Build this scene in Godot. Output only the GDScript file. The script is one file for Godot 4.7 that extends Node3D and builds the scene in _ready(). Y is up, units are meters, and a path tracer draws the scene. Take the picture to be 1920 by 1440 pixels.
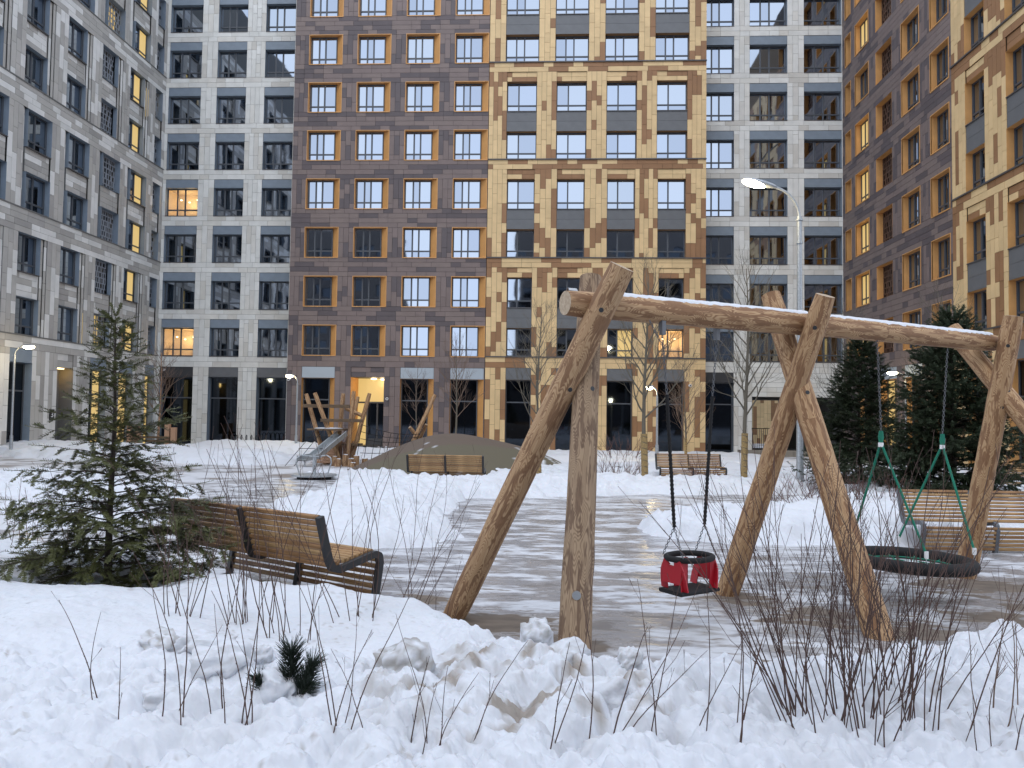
extends Node3D
# Winter courtyard: log swings, benches and a playground between apartment blocks, overcast afternoon.
const EYE := 1.85
var M := {}
var used := {}
var meshes := {}
var rng := RandomNumberGenerator.new()
var cam: Camera3D
var n_a := FastNoiseLite.new()
var n_b := FastNoiseLite.new()
var n_c := FastNoiseLite.new()
var n_d := FastNoiseLite.new()

class MB:
	var v := PackedVector3Array()
	var n := PackedVector3Array()
	var c := PackedColorArray()
	var uv := PackedVector2Array()
	var ix := PackedInt32Array()
	var col := Color(1, 1, 1)
	var colored := false
	func paint(k: Color) -> MB:
		col = k
		colored = true
		return self
	func vert(p: Vector3, nn: Vector3, t := Vector2.ZERO) -> int:
		v.append(p); n.append(nn); c.append(col); uv.append(t)
		return v.size() - 1
	func face(i: int, j: int, k: int, nn: Vector3) -> void:
		if (v[j] - v[i]).cross(v[k] - v[i]).dot(nn) > 0.0:
			ix.append_array([i, k, j])
		else:
			ix.append_array([i, j, k])
	func quad(a: Vector3, b: Vector3, d: Vector3, e: Vector3, nn: Vector3, tu := 1.0, tv := 1.0) -> void:
		var i := vert(a, nn, Vector2(0, 0))
		vert(b, nn, Vector2(tu, 0)); vert(d, nn, Vector2(tu, tv)); vert(e, nn, Vector2(0, tv))
		face(i, i + 1, i + 2, nn)
		face(i, i + 2, i + 3, nn)
	func tri(a: Vector3, b: Vector3, d: Vector3, nn: Vector3) -> void:
		var i := vert(a, nn); vert(b, nn); vert(d, nn)
		face(i, i + 1, i + 2, nn)
	func box(lo: Vector3, hi: Vector3, back := true) -> void:
		obox(Transform3D(Basis(), (lo + hi) * 0.5), hi - lo, back)
	func obox(t: Transform3D, s: Vector3, back := true) -> void:
		var h := s * 0.5
		for ax in 3:
			for sg in [-1.0, 1.0]:
				if not back and ax == 2 and sg < 0.0:
					continue
				var nn := Vector3.ZERO
				nn[ax] = sg
				var a1 := (ax + 1) % 3
				var a2 := (ax + 2) % 3
				var pp: Array[Vector3] = []
				for q in [[-1, -1], [1, -1], [1, 1], [-1, 1]]:
					var p := Vector3.ZERO
					p[ax] = sg * h[ax]
					p[a1] = q[0] * h[a1]
					p[a2] = q[1] * h[a2]
					pp.append(t * p)
				quad(pp[0], pp[1], pp[2], pp[3], (t.basis * nn).normalized(), s[a1], s[a2])
	# bevelled box: chamfer b on every edge along x (long axis)
	func slat(t: Transform3D, s: Vector3, b: float) -> void:
		var hy := s.y * 0.5
		var hz := s.z * 0.5
		var prof := [Vector2(-hy + b, -hz), Vector2(hy - b, -hz), Vector2(hy, -hz + b), Vector2(hy, hz - b), Vector2(hy - b, hz), Vector2(-hy + b, hz), Vector2(-hy, hz - b), Vector2(-hy, -hz + b)]
		prism(t, prof, s.x)
	func prism(t: Transform3D, prof: Array, length: float) -> void:
		var k := prof.size()
		var area := 0.0
		for i in k: area += prof[i].cross(prof[(i + 1) % k])
		var turn := 1.0 if area > 0.0 else -1.0
		var L := length * 0.5
		for i in k:
			var p0: Vector2 = prof[i]
			var p1: Vector2 = prof[(i + 1) % k]
			var e := (p1 - p0)
			var nn := Vector2(e.y, -e.x).normalized() * turn
			quad(t * Vector3(-L, p0.x, p0.y), t * Vector3(L, p0.x, p0.y), t * Vector3(L, p1.x, p1.y), t * Vector3(-L, p1.x, p1.y), (t.basis * Vector3(0, nn.x, nn.y)).normalized(), length, e.length())
		var pts := PackedVector2Array()
		for p in prof: pts.append(p)
		var tri_ix := Geometry2D.triangulate_polygon(pts)
		for sg in [-1.0, 1.0]:
			var nn := (t.basis * Vector3(sg, 0, 0)).normalized()
			for q in range(0, tri_ix.size(), 3):
				tri(t * Vector3(sg * L, pts[tri_ix[q]].x, pts[tri_ix[q]].y), t * Vector3(sg * L, pts[tri_ix[q + 1]].x, pts[tri_ix[q + 1]].y), t * Vector3(sg * L, pts[tri_ix[q + 2]].x, pts[tri_ix[q + 2]].y), nn)
	func tube(path: Array, rad: Array, seg := 6, caps := true, twist := 0.0) -> void:
		var up := Vector3.UP
		var d0: Vector3 = (path[1] - path[0]).normalized()
		if absf(d0.y) > 0.9: up = Vector3(0.3, 0, 1).normalized()
		var rows: Array = []
		var run := 0.0
		for i in path.size():
			var d: Vector3
			if i == 0: d = path[1] - path[0]
			elif i == path.size() - 1: d = path[i] - path[i - 1]
			else: d = path[i + 1] - path[i - 1]
			d = d.normalized()
			var sx := d.cross(up).normalized()
			var sy := sx.cross(d).normalized()
			up = sy
			if i > 0: run += path[i].distance_to(path[i - 1])
			var first := v.size()
			for s in seg + 1:
				var a := TAU * s / seg + twist
				var o := sx * cos(a) + sy * sin(a)
				vert(path[i] + o * rad[i], o, Vector2(float(s) / seg, run))
			rows.append(first)
		for i in path.size() - 1:
			for s in seg:
				var a: int = rows[i] + s
				var b: int = rows[i + 1] + s
				face(a, a + 1, b + 1, n[a] + n[a + 1])
				face(a, b + 1, b, n[a] + n[a + 1])
		if caps:
			for e in [0, path.size() - 1]:
				if rad[e] < 0.004: continue
				var d: Vector3 = (path[0] - path[1]).normalized() if e == 0 else (path[e] - path[e - 1]).normalized()
				var m := vert(path[e], d, Vector2(0.5, 0))
				var f0 := v.size()
				for s in seg + 1:
					vert(v[rows[e] + s], d, Vector2(0.5 + 0.3 * cos(TAU * s / seg), 0.3 * sin(TAU * s / seg)))
				for s in seg:
					face(m, f0 + s, f0 + s + 1, d)
	func torus(t: Transform3D, R1: float, r: float, sa := 24, sb := 8, sq := Vector3.ONE) -> void:
		var f := v.size()
		for i in sa + 1:
			var a := TAU * i / sa
			var cd := Vector3(cos(a), 0, sin(a))
			for j in sb + 1:
				var b := TAU * j / sb
				var nn := cd * cos(b) + Vector3.UP * sin(b)
				vert(t * ((cd * R1 + nn * r) * sq), (t.basis * nn).normalized(), Vector2(float(i) / sa * 8, float(j) / sb))
		for i in sa:
			for j in sb:
				var a := f + i * (sb + 1) + j
				face(a, a + 1, a + sb + 2, n[a])
				face(a, a + sb + 2, a + sb + 1, n[a])
	func ball(p: Vector3, r: Vector3, sa := 10, sb := 6) -> void:
		var f := v.size()
		for i in sb + 1:
			var th := PI * i / sb
			for j in sa + 1:
				var ph := TAU * j / sa
				var o := Vector3(sin(th) * cos(ph), cos(th), sin(th) * sin(ph))
				vert(p + o * r, (o / r).normalized(), Vector2(float(j) / sa, float(i) / sb))
		for i in sb:
			for j in sa:
				var a := f + i * (sa + 1) + j
				var nn := n[a] + n[a + sa + 2]
				face(a, a + 1, a + sa + 2, nn)
				face(a, a + sa + 2, a + sa + 1, nn)
	func mesh() -> ArrayMesh:
		var m := ArrayMesh.new()
		var arr := []
		arr.resize(Mesh.ARRAY_MAX)
		arr[Mesh.ARRAY_VERTEX] = v
		arr[Mesh.ARRAY_NORMAL] = n
		arr[Mesh.ARRAY_TEX_UV] = uv
		if colored: arr[Mesh.ARRAY_COLOR] = c
		arr[Mesh.ARRAY_INDEX] = ix
		m.add_surface_from_arrays(Mesh.PRIMITIVE_TRIANGLES, arr)
		return m

# ---------------------------------------------------------------- naming helpers
func numbered(called: String) -> String:
	if not used.has(called):
		used[called] = 0
		return called
	used[called] += 1
	return "%s_%03d" % [called, used[called]]

func tag(o: Node, label: String, category: String, group := "", kind := "") -> void:
	if label: o.set_meta("label", label)
	if category: o.set_meta("category", category)
	if group: o.set_meta("group", group)
	if kind: o.set_meta("kind", kind)

func thing(called: String, label: String, category: String, at := Vector3.ZERO, turn := 0.0, group := "") -> Node3D:
	var o := Node3D.new()
	o.name = numbered(called)
	add_child(o)
	o.position = at
	o.rotation.y = turn
	tag(o, label, category, group)
	return o

func inst(called: String, mesh: Mesh, m: Material, parent: Node) -> MeshInstance3D:
	var o := MeshInstance3D.new()
	o.name = called if parent != self else numbered(called)
	o.mesh = mesh
	o.material_override = m
	parent.add_child(o, true)
	return o

func part(called: String, b: MB, m: Material, parent: Node) -> MeshInstance3D:
	return inst(called, b.mesh(), m, parent)

func structure(called: String, b: MB, m: Material) -> MeshInstance3D:
	var o := inst(called, b.mesh(), m, self)
	o.set_meta("kind", "structure")
	return o

func lin(r: float, g: float, b: float) -> Color:
	return Color(r / 255.0, g / 255.0, b / 255.0).srgb_to_linear()

func copy(o: Node3D, at: Vector3, turn: float, label := "") -> Node3D:
	var c: Node3D = o.duplicate()
	c.name = numbered(String(o.name).rstrip("0123456789").trim_suffix("_"))
	add_child(c)
	c.position = at
	c.rotation.y = turn
	if label: c.set_meta("label", label)
	return c

# ---------------------------------------------------------------- materials
func mat(r: float, g: float, b: float, rough := 0.8, metal := 0.0) -> StandardMaterial3D:
	var m := StandardMaterial3D.new()
	m.albedo_color = Color(r, g, b).linear_to_srgb()
	m.roughness = rough
	m.metallic = metal
	return m

func tex(img: Image) -> ImageTexture:
	img.generate_mipmaps()
	return ImageTexture.create_from_image(img)

func noise_img(size: int, freq: float, sd: int, oct := 4, kind := FastNoiseLite.TYPE_SIMPLEX_SMOOTH) -> Image:
	var f := FastNoiseLite.new()
	f.noise_type = kind
	f.seed = sd
	f.frequency = freq
	f.fractal_octaves = oct
	return f.get_seamless_image(size, size, false, false, 0.15)

# grey seamless image pulled to lo..hi (for gentle tone variation)
func tone_tex(size: int, freq: float, sd: int, lo: Color, hi: Color, oct := 4) -> ImageTexture:
	var src := noise_img(size, freq, sd, oct).get_data()
	var out := PackedByteArray()
	out.resize(size * size * 3)
	for i in size * size:
		var t := src[i] / 255.0
		out[i * 3] = int(255.0 * lerpf(lo.r, hi.r, t))
		out[i * 3 + 1] = int(255.0 * lerpf(lo.g, hi.g, t))
		out[i * 3 + 2] = int(255.0 * lerpf(lo.b, hi.b, t))
	return tex(Image.create_from_data(size, size, false, Image.FORMAT_RGB8, out))

func normal_tex(size: int, freq: float, sd: int, strength: float, oct := 4, kind := FastNoiseLite.TYPE_SIMPLEX_SMOOTH) -> ImageTexture:
	var im := noise_img(size, freq, sd, oct, kind)
	im.convert(Image.FORMAT_RGBA8)
	im.bump_map_to_normal_map(strength)
	return tex(im)

func tri_map(m: StandardMaterial3D, sc: Vector3, world := true) -> StandardMaterial3D:
	m.uv1_triplanar = true
	m.uv1_world_triplanar = world
	m.uv1_scale = sc
	return m

func log_image(grey: float, sd: int, shift := 0.0) -> ImageTexture:
	var W := 384
	var H := 1024
	var big := FastNoiseLite.new()
	big.seed = sd
	big.frequency = 1.0
	big.fractal_octaves = 3
	var fig := FastNoiseLite.new()
	fig.seed = sd + 7
	fig.frequency = 1.0
	fig.fractal_octaves = 2
	var fine := FastNoiseLite.new()
	fine.seed = sd + 13
	fine.frequency = 1.0
	fine.fractal_octaves = 2
	var out := PackedByteArray()
	out.resize(W * H * 3)
	var pale := Vector3(0.455, 0.295, 0.155).lerp(Vector3(0.235, 0.18, 0.125), grey)
	var tan_ := Vector3(0.275, 0.145, 0.062).lerp(Vector3(0.135, 0.098, 0.066), grey)
	var red := Vector3(0.145, 0.058, 0.022).lerp(Vector3(0.055, 0.037, 0.025), grey)
	var k := 0
	for y in H:
		var vm := 3.6 * y / H
		for x in W:
			var a := TAU * x / W
			var cx := cos(a) * 0.11
			var cz := sin(a) * 0.11
			var b := big.get_noise_3d(cx * 17.0, cz * 17.0, vm * 2.6)
			var g := fig.get_noise_3d(cx * 6.5, cz * 6.5, vm * 1.5)
			var f := fine.get_noise_3d(cx * 190.0, cz * 190.0, vm * 9.0)
			var ring := 0.5 + 0.5 * sin(g * 62.0 + b * 3.0)
			var c := pale.lerp(tan_, clampf(ring * ring * 0.95 + f * 0.35, 0.0, 1.0))
			var p := smoothstep(0.02, 0.16, b + shift + 0.22 * (ring - 0.5) + f * 0.12)
			c = c.lerp(red.lerp(tan_, 0.35 + 0.4 * f), p * 0.85)
			c *= 1.0 + 0.16 * f
			out[k] = int(255.0 * pow(clampf(c.x, 0, 1), 1 / 2.2))
			out[k + 1] = int(255.0 * pow(clampf(c.y, 0, 1), 1 / 2.2))
			out[k + 2] = int(255.0 * pow(clampf(c.z, 0, 1), 1 / 2.2))
			k += 3
	return tex(Image.create_from_data(W, H, false, Image.FORMAT_RGB8, out))

func make_materials() -> void:
	var grain := normal_tex(256, 0.03, 5, 2.0)
	var cloud := tone_tex(256, 0.012, 11, Color(0.93, 0.93, 0.93), Color(1, 1, 1))
	# facade panels take their colour from the panel itself
	var p := mat(1, 1, 1, 0.62)
	p.vertex_color_use_as_albedo = true
	p.albedo_texture = cloud
	tri_map(p, Vector3.ONE * 0.35)
	M.panel = p
	for e in [["joint_dark", 0.035, 0.03, 0.03, 0.9], ["joint_pale", 0.13, 0.13, 0.125, 0.9], ["joint_tan", 0.13, 0.09, 0.055, 0.9], ["joint_grey", 0.14, 0.14, 0.135, 0.9]]:
		M[e[0]] = mat(e[1], e[2], e[3], e[4])
	M.orange = mat(0.66, 0.345, 0.12, 0.55)
	M.orange.albedo_texture = cloud
	tri_map(M.orange, Vector3.ONE * 0.5)
	M.amber = mat(0.30, 0.165, 0.07, 0.6)
	M.bluegrey = mat(0.205, 0.25, 0.30, 0.5)
	M.bluegrey.albedo_texture = cloud
	tri_map(M.bluegrey, Vector3.ONE * 0.5)
	M.paleblue = mat(0.36, 0.41, 0.45, 0.5)
	M.slate = mat(0.135, 0.14, 0.146, 0.5)
	M.slate.albedo_texture = cloud
	tri_map(M.slate, Vector3.ONE * 0.5)
	M.charcoal = mat(0.035, 0.036, 0.04, 0.5)
	M.frame = mat(0.068, 0.076, 0.088, 0.45)
	M.flash = mat(0.09, 0.085, 0.085, 0.45, 0.3)
	M.silver_trim = mat(0.42, 0.42, 0.43, 0.4, 0.5)
	var gl := mat(0.34, 0.385, 0.45, 0.03, 1.0)
	gl.normal_enabled = true
	gl.normal_texture = normal_tex(256, 0.008, 77, 3.0, 2)
	gl.normal_scale = 0.03
	tri_map(gl, Vector3.ONE * 0.35)
	M.glass = gl
	M.glass_b = gl.duplicate()
	M.glass_b.albedo_color = Color(0.29, 0.33, 0.39).linear_to_srgb()
	M.glass_c = gl.duplicate()
	M.glass_c.albedo_color = Color(0.37, 0.41, 0.46).linear_to_srgb()
	M.glass_low = mat(0.05, 0.06, 0.075, 0.04, 1.0)
	var cl := mat(0.9, 0.92, 0.95, 0.02)
	cl.transparency = BaseMaterial3D.TRANSPARENCY_ALPHA
	cl.albedo_color.a = 0.10
	M.clear = cl
	var ht := mat(0.33, 0.37, 0.42, 0.03, 1.0)
	ht.transparency = BaseMaterial3D.TRANSPARENCY_ALPHA
	ht.albedo_color.a = 0.42
	M.half_clear = ht
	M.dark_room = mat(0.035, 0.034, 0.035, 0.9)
	var lit := mat(0.25, 0.2, 0.12, 0.3)
	lit.emission_enabled = true
	lit.emission = Color(1.0, 0.85, 0.52)
	lit.emission_energy_multiplier = 0.5
	M.lit = lit
	M.room = mat(0.68, 0.55, 0.36, 0.8)
	M.curtain = mat(0.62, 0.62, 0.62, 0.9)
	var bulb := mat(1, 1, 1, 0.4)
	bulb.emission_enabled = true
	bulb.emission = Color(1.0, 0.92, 0.72)
	bulb.emission_energy_multiplier = 3.0
	M.bulb = bulb
	var led := mat(1, 1, 1, 0.4)
	led.emission_enabled = true
	led.emission = Color(1.0, 0.95, 0.80)
	led.emission_energy_multiplier = 22.0
	M.led = led
	M.steel = mat(0.42, 0.44, 0.45, 0.38, 0.75)
	M.galv = mat(0.50, 0.53, 0.55, 0.42, 0.55)
	M.galv.albedo_texture = tone_tex(128, 0.05, 17, Color(0.78, 0.78, 0.78), Color(1, 1, 1))
	tri_map(M.galv, Vector3.ONE * 2.0)
	M.black_metal = mat(0.018, 0.019, 0.021, 0.45)
	M.grey_metal = mat(0.10, 0.105, 0.115, 0.45)
	M.rubber = mat(0.007, 0.007, 0.008, 0.85)
	M.red = mat(0.36, 0.008, 0.018, 0.42)
	M.rope = mat(0.006, 0.16, 0.10, 0.8)
	M.white_plastic = mat(0.75, 0.75, 0.75, 0.4)
	var slat := mat(0.52, 0.32, 0.145, 0.55)
	slat.albedo_texture = tone_tex(256, 0.02, 21, Color(0.62, 0.58, 0.52), Color(1, 1, 1), 5)
	slat.normal_enabled = true
	slat.normal_texture = grain
	slat.normal_scale = 0.25
	tri_map(slat, Vector3(0.5, 7.0, 7.0), false)
	M.slat = slat
	var sl2: StandardMaterial3D = slat.duplicate()
	sl2.albedo_color = Color(0.40, 0.225, 0.10).linear_to_srgb()
	M.slat_b = sl2
	var sl3: StandardMaterial3D = slat.duplicate()
	sl3.albedo_color = Color(0.53, 0.34, 0.16).linear_to_srgb()
	M.slat_c = sl3
	for e in [["log", 0.0, 3, 0.03], ["log_grey", 0.62, 9, 0.0], ["log_red", 0.15, 15, 0.08], ["log_beam", 0.0, 27, 0.10]]:
		var l := mat(1, 1, 1, 0.75)
		l.albedo_texture = log_image(e[1], e[2], e[3])
		l.uv1_scale = Vector3(1, 1 / 3.6, 1)
		l.normal_enabled = true
		l.normal_texture = grain
		l.normal_scale = 0.2
		M[e[0]] = l
	M.log_end = mat(0.52, 0.42, 0.31, 0.8)
	M.log_end.albedo_texture = tone_tex(128, 0.06, 33, Color(0.75, 0.72, 0.68), Color(1, 1, 1))
	tri_map(M.log_end, Vector3.ONE * 4.0)
	M.old_wood = mat(0.17, 0.115, 0.07, 0.8)
	M.old_wood.albedo_texture = slat.albedo_texture
	tri_map(M.old_wood, Vector3(0.6, 6.0, 6.0), false)
	M.pink_wood = mat(0.40, 0.24, 0.15, 0.8)
	var bark := mat(0.10, 0.075, 0.058, 0.9)
	bark.albedo_texture = tone_tex(128, 0.04, 41, Color(0.55, 0.55, 0.55), Color(1, 1, 1))
	tri_map(bark, Vector3(3, 1, 3))
	M.bark = bark
	M.bark_green = mat(0.12, 0.105, 0.08, 0.9)
	M.twig = mat(0.075, 0.042, 0.033, 0.8)
	M.twig_red = mat(0.10, 0.045, 0.035, 0.8)
	M.twig_pale = mat(0.17, 0.115, 0.085, 0.85)
	var wrap := mat(0.50, 0.37, 0.17, 0.9)
	wrap.albedo_texture = tone_tex(128, 0.08, 43, Color(0.55, 0.5, 0.45), Color(1, 1, 1))
	tri_map(wrap, Vector3(9, 1.2, 9))
	M.wrap = wrap
	for e in [["needle", 0.085, 0.092, 0.030], ["needle_dark", 0.034, 0.050, 0.023], ["needle_pine", 0.018, 0.03, 0.018]]:
		var l := mat(1, 1, 1, 0.6)
		l.vertex_color_use_as_albedo = true
		l.albedo_color = Color(e[1], e[2], e[3]).linear_to_srgb()
		M[e[0]] = l
	var sn := mat(0.575, 0.592, 0.625, 0.85)
	sn.vertex_color_use_as_albedo = true
	sn.subsurf_scatter_enabled = true
	sn.subsurf_scatter_strength = 0.05
	sn.normal_enabled = true
	sn.normal_texture = normal_tex(512, 0.02, 51, 5.0, 6)
	sn.normal_scale = 1.0
	tri_map(sn, Vector3.ONE * 0.9)
	M.snow = sn
	var mound := mat(1, 1, 1, 0.9)
	mound.vertex_color_use_as_albedo = true
	mound.albedo_texture = tone_tex(256, 0.12, 61, Color(0.72, 0.72, 0.72), Color(1, 1, 1), 3)
	tri_map(mound, Vector3.ONE * 1.6)
	M.mound = mound
	M.stone = mat(0.22, 0.20, 0.17, 0.9)
	M.stone.albedo_texture = cloud
	tri_map(M.stone, Vector3.ONE)

# ---------------------------------------------------------------- facades
# a facade is built in its building's own axes: x along the wall, y up, z outwards, cladding face at z = 0
var PAL := {}

func make_palettes() -> void:
	PAL.brown = [[lin(124, 110, 105), 0.70], [lin(93, 84, 86), 0.30]]
	PAL.brown_v = [[lin(122, 108, 104), 0.62], [lin(94, 85, 87), 0.38]]
	PAL.yellow = [[lin(221, 191, 142), 0.70], [lin(150, 111, 76), 0.30]]
	PAL.yellow_h = [[lin(221, 191, 142), 0.55], [lin(150, 111, 76), 0.45]]
	PAL.white = [[lin(219, 219, 214), 0.6], [lin(213, 211, 204), 0.3], [lin(204, 201, 193), 0.1]]
	PAL.grey = [[lin(178, 175, 169), 0.58], [lin(218, 217, 213), 0.34], [lin(163, 160, 156), 0.08]]
	PAL.grey_h = [[lin(178, 175, 169), 0.52], [lin(218, 217, 213), 0.38], [lin(163, 160, 156), 0.10]]

func pick(pal: Array) -> int:
	var r := rng.randf()
	for i in pal.size():
		r -= pal[i][1]
		if r <= 0.0: return i
	return 0

# panels: [x, y, w, h, z, colour, tone]
func lay_rows(list: Array, x0: float, y0: float, x1: float, y1: float, pal: Array, z := 0.0, rh := 0.3, lens := [0.6, 1.2, 1.2]) -> void:
	var rows := maxi(1, roundi((y1 - y0) / rh))
	var h := (y1 - y0) / rows
	for r in rows:
		var x := x0
		var first := true
		while x < x1 - 0.02:
			var l: float = lens[rng.randi() % lens.size()]
			if first and x1 - x0 > 1.0: l = 0.3 * (1 + rng.randi() % 4)
			first = false
			if x1 - x - l < 0.15: l = x1 - x
			var k := pick(pal)
			list.append([x, y0 + r * h, l, h, z, pal[k][0], k])
			x += l

func lay_cols(list: Array, x0: float, y0: float, x1: float, y1: float, pal: Array, z := 0.0, cw := 0.3, lens := [0.6, 1.2, 1.2]) -> void:
	if x1 - x0 < 0.04: return
	var cols := maxi(1, roundi((x1 - x0) / cw))
	var w := (x1 - x0) / cols
	for c in cols:
		var y := y0
		var first := true
		while y < y1 - 0.02:
			var l: float = lens[rng.randi() % lens.size()]
			if first: l = 0.3 * (1 + rng.randi() % 4)
			first = false
			if y1 - y - l < 0.15: l = y1 - y
			var k := pick(pal)
			list.append([x0 + c * w, y, w, l, z, pal[k][0], k])
			y += l

func seen(b: Node3D, p: Vector3) -> float:
	var q := cam.transform.affine_inverse() * (b.transform * p)
	if q.z > -0.5 or absf(q.x / q.z) > 0.67 or absf(q.y / q.z) > 0.505: return 0.0
	var d := b.transform * p - cam.position
	var nn := b.transform.basis.z
	return absf(d.normalized().dot(nn)) / d.length_squared()

func finish_wall(b: Node3D, W: float, y0: float, H: float, holes: Array, list: Array, joint: Material, body := true, depth := 11.0) -> void:
	# backing sheet with the openings left free
	var xs := [0.0, W]
	var ys := [y0, H]
	for h in holes:
		xs.append_array([h[0], h[2]])
		ys.append_array([h[1], h[3]])
	xs.sort()
	ys.sort()
	var g := MB.new()
	for j in ys.size() - 1:
		if ys[j + 1] - ys[j] < 0.001: continue
		var start := -1.0
		for i in xs.size():
			var solid := false
			if i < xs.size() - 1 and xs[i + 1] - xs[i] > 0.001:
				solid = true
				var cx: float = (xs[i] + xs[i + 1]) * 0.5
				var cy: float = (ys[j] + ys[j + 1]) * 0.5
				for h in holes:
					if cx > h[0] and cx < h[2] and cy > h[1] and cy < h[3]:
						solid = false
						break
			elif i < xs.size() - 1:
				continue
			if solid and start < 0.0: start = xs[i]
			if not solid and start >= 0.0:
				g.quad(Vector3(start, ys[j], -0.035), Vector3(xs[i], ys[j], -0.035), Vector3(xs[i], ys[j + 1], -0.035), Vector3(start, ys[j + 1], -0.035), Vector3(0, 0, 1))
				start = -1.0
	if body:
		g.box(Vector3(0.0, y0, -depth), Vector3(W, H, -2.2))
	for x in [0.0, W]:
		g.quad(Vector3(x, y0, -2.2), Vector3(x, H, -2.2), Vector3(x, H, -0.035), Vector3(x, y0, -0.035), Vector3(-1 if x == 0.0 else 1, 0, 0))
	g.quad(Vector3(0, H, -2.2), Vector3(W, H, -2.2), Vector3(W, H, -0.035), Vector3(0, H, -0.035), Vector3.UP)
	var wall := part("wall", g, joint, b)
	# cladding: the 300 largest in view one by one, the rest joined
	var order := []
	for i in list.size():
		var p: Array = list[i]
		order.append([seen(b, Vector3(p[0] + p[2] * 0.5, p[1] + p[3] * 0.5, 0)) * p[2] * p[3], i])
	order.sort_custom(func(a, c): return a[0] > c[0])
	var rest := MB.new()
	var gap := 0.015
	for k in order.size():
		var p: Array = list[order[k][1]]
		var tone := rng.randi() % 3
		var f: float = [0.95, 1.0, 1.05][tone]
		var colour: Color = p[5] * f
		var size := Vector3(p[2] - gap, p[3] - gap, 0.03)
		var at := Vector3(p[0] + p[2] * 0.5, p[1] + p[3] * 0.5, p[4] - 0.016 + rng.randf() * 0.003)
		if k < 300 and order[k][0] > 0.0:
			var key := "panel_%d_%d_%s_%d" % [roundi(size.x * 1000), roundi(size.y * 1000), p[5].to_html(), tone]
			if not meshes.has(key):
				var pm := MB.new().paint(colour)
				pm.obox(Transform3D(), size, false)
				meshes[key] = pm.mesh()
			inst("panel", meshes[key], M.panel, wall).position = at
		else:
			rest.paint(colour)
			rest.obox(Transform3D(Basis(), at), size, false)
	if rest.v.size() > 0:
		part("cladding_panels", rest, M.panel, wall).set_meta("kind", "stuff")

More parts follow.
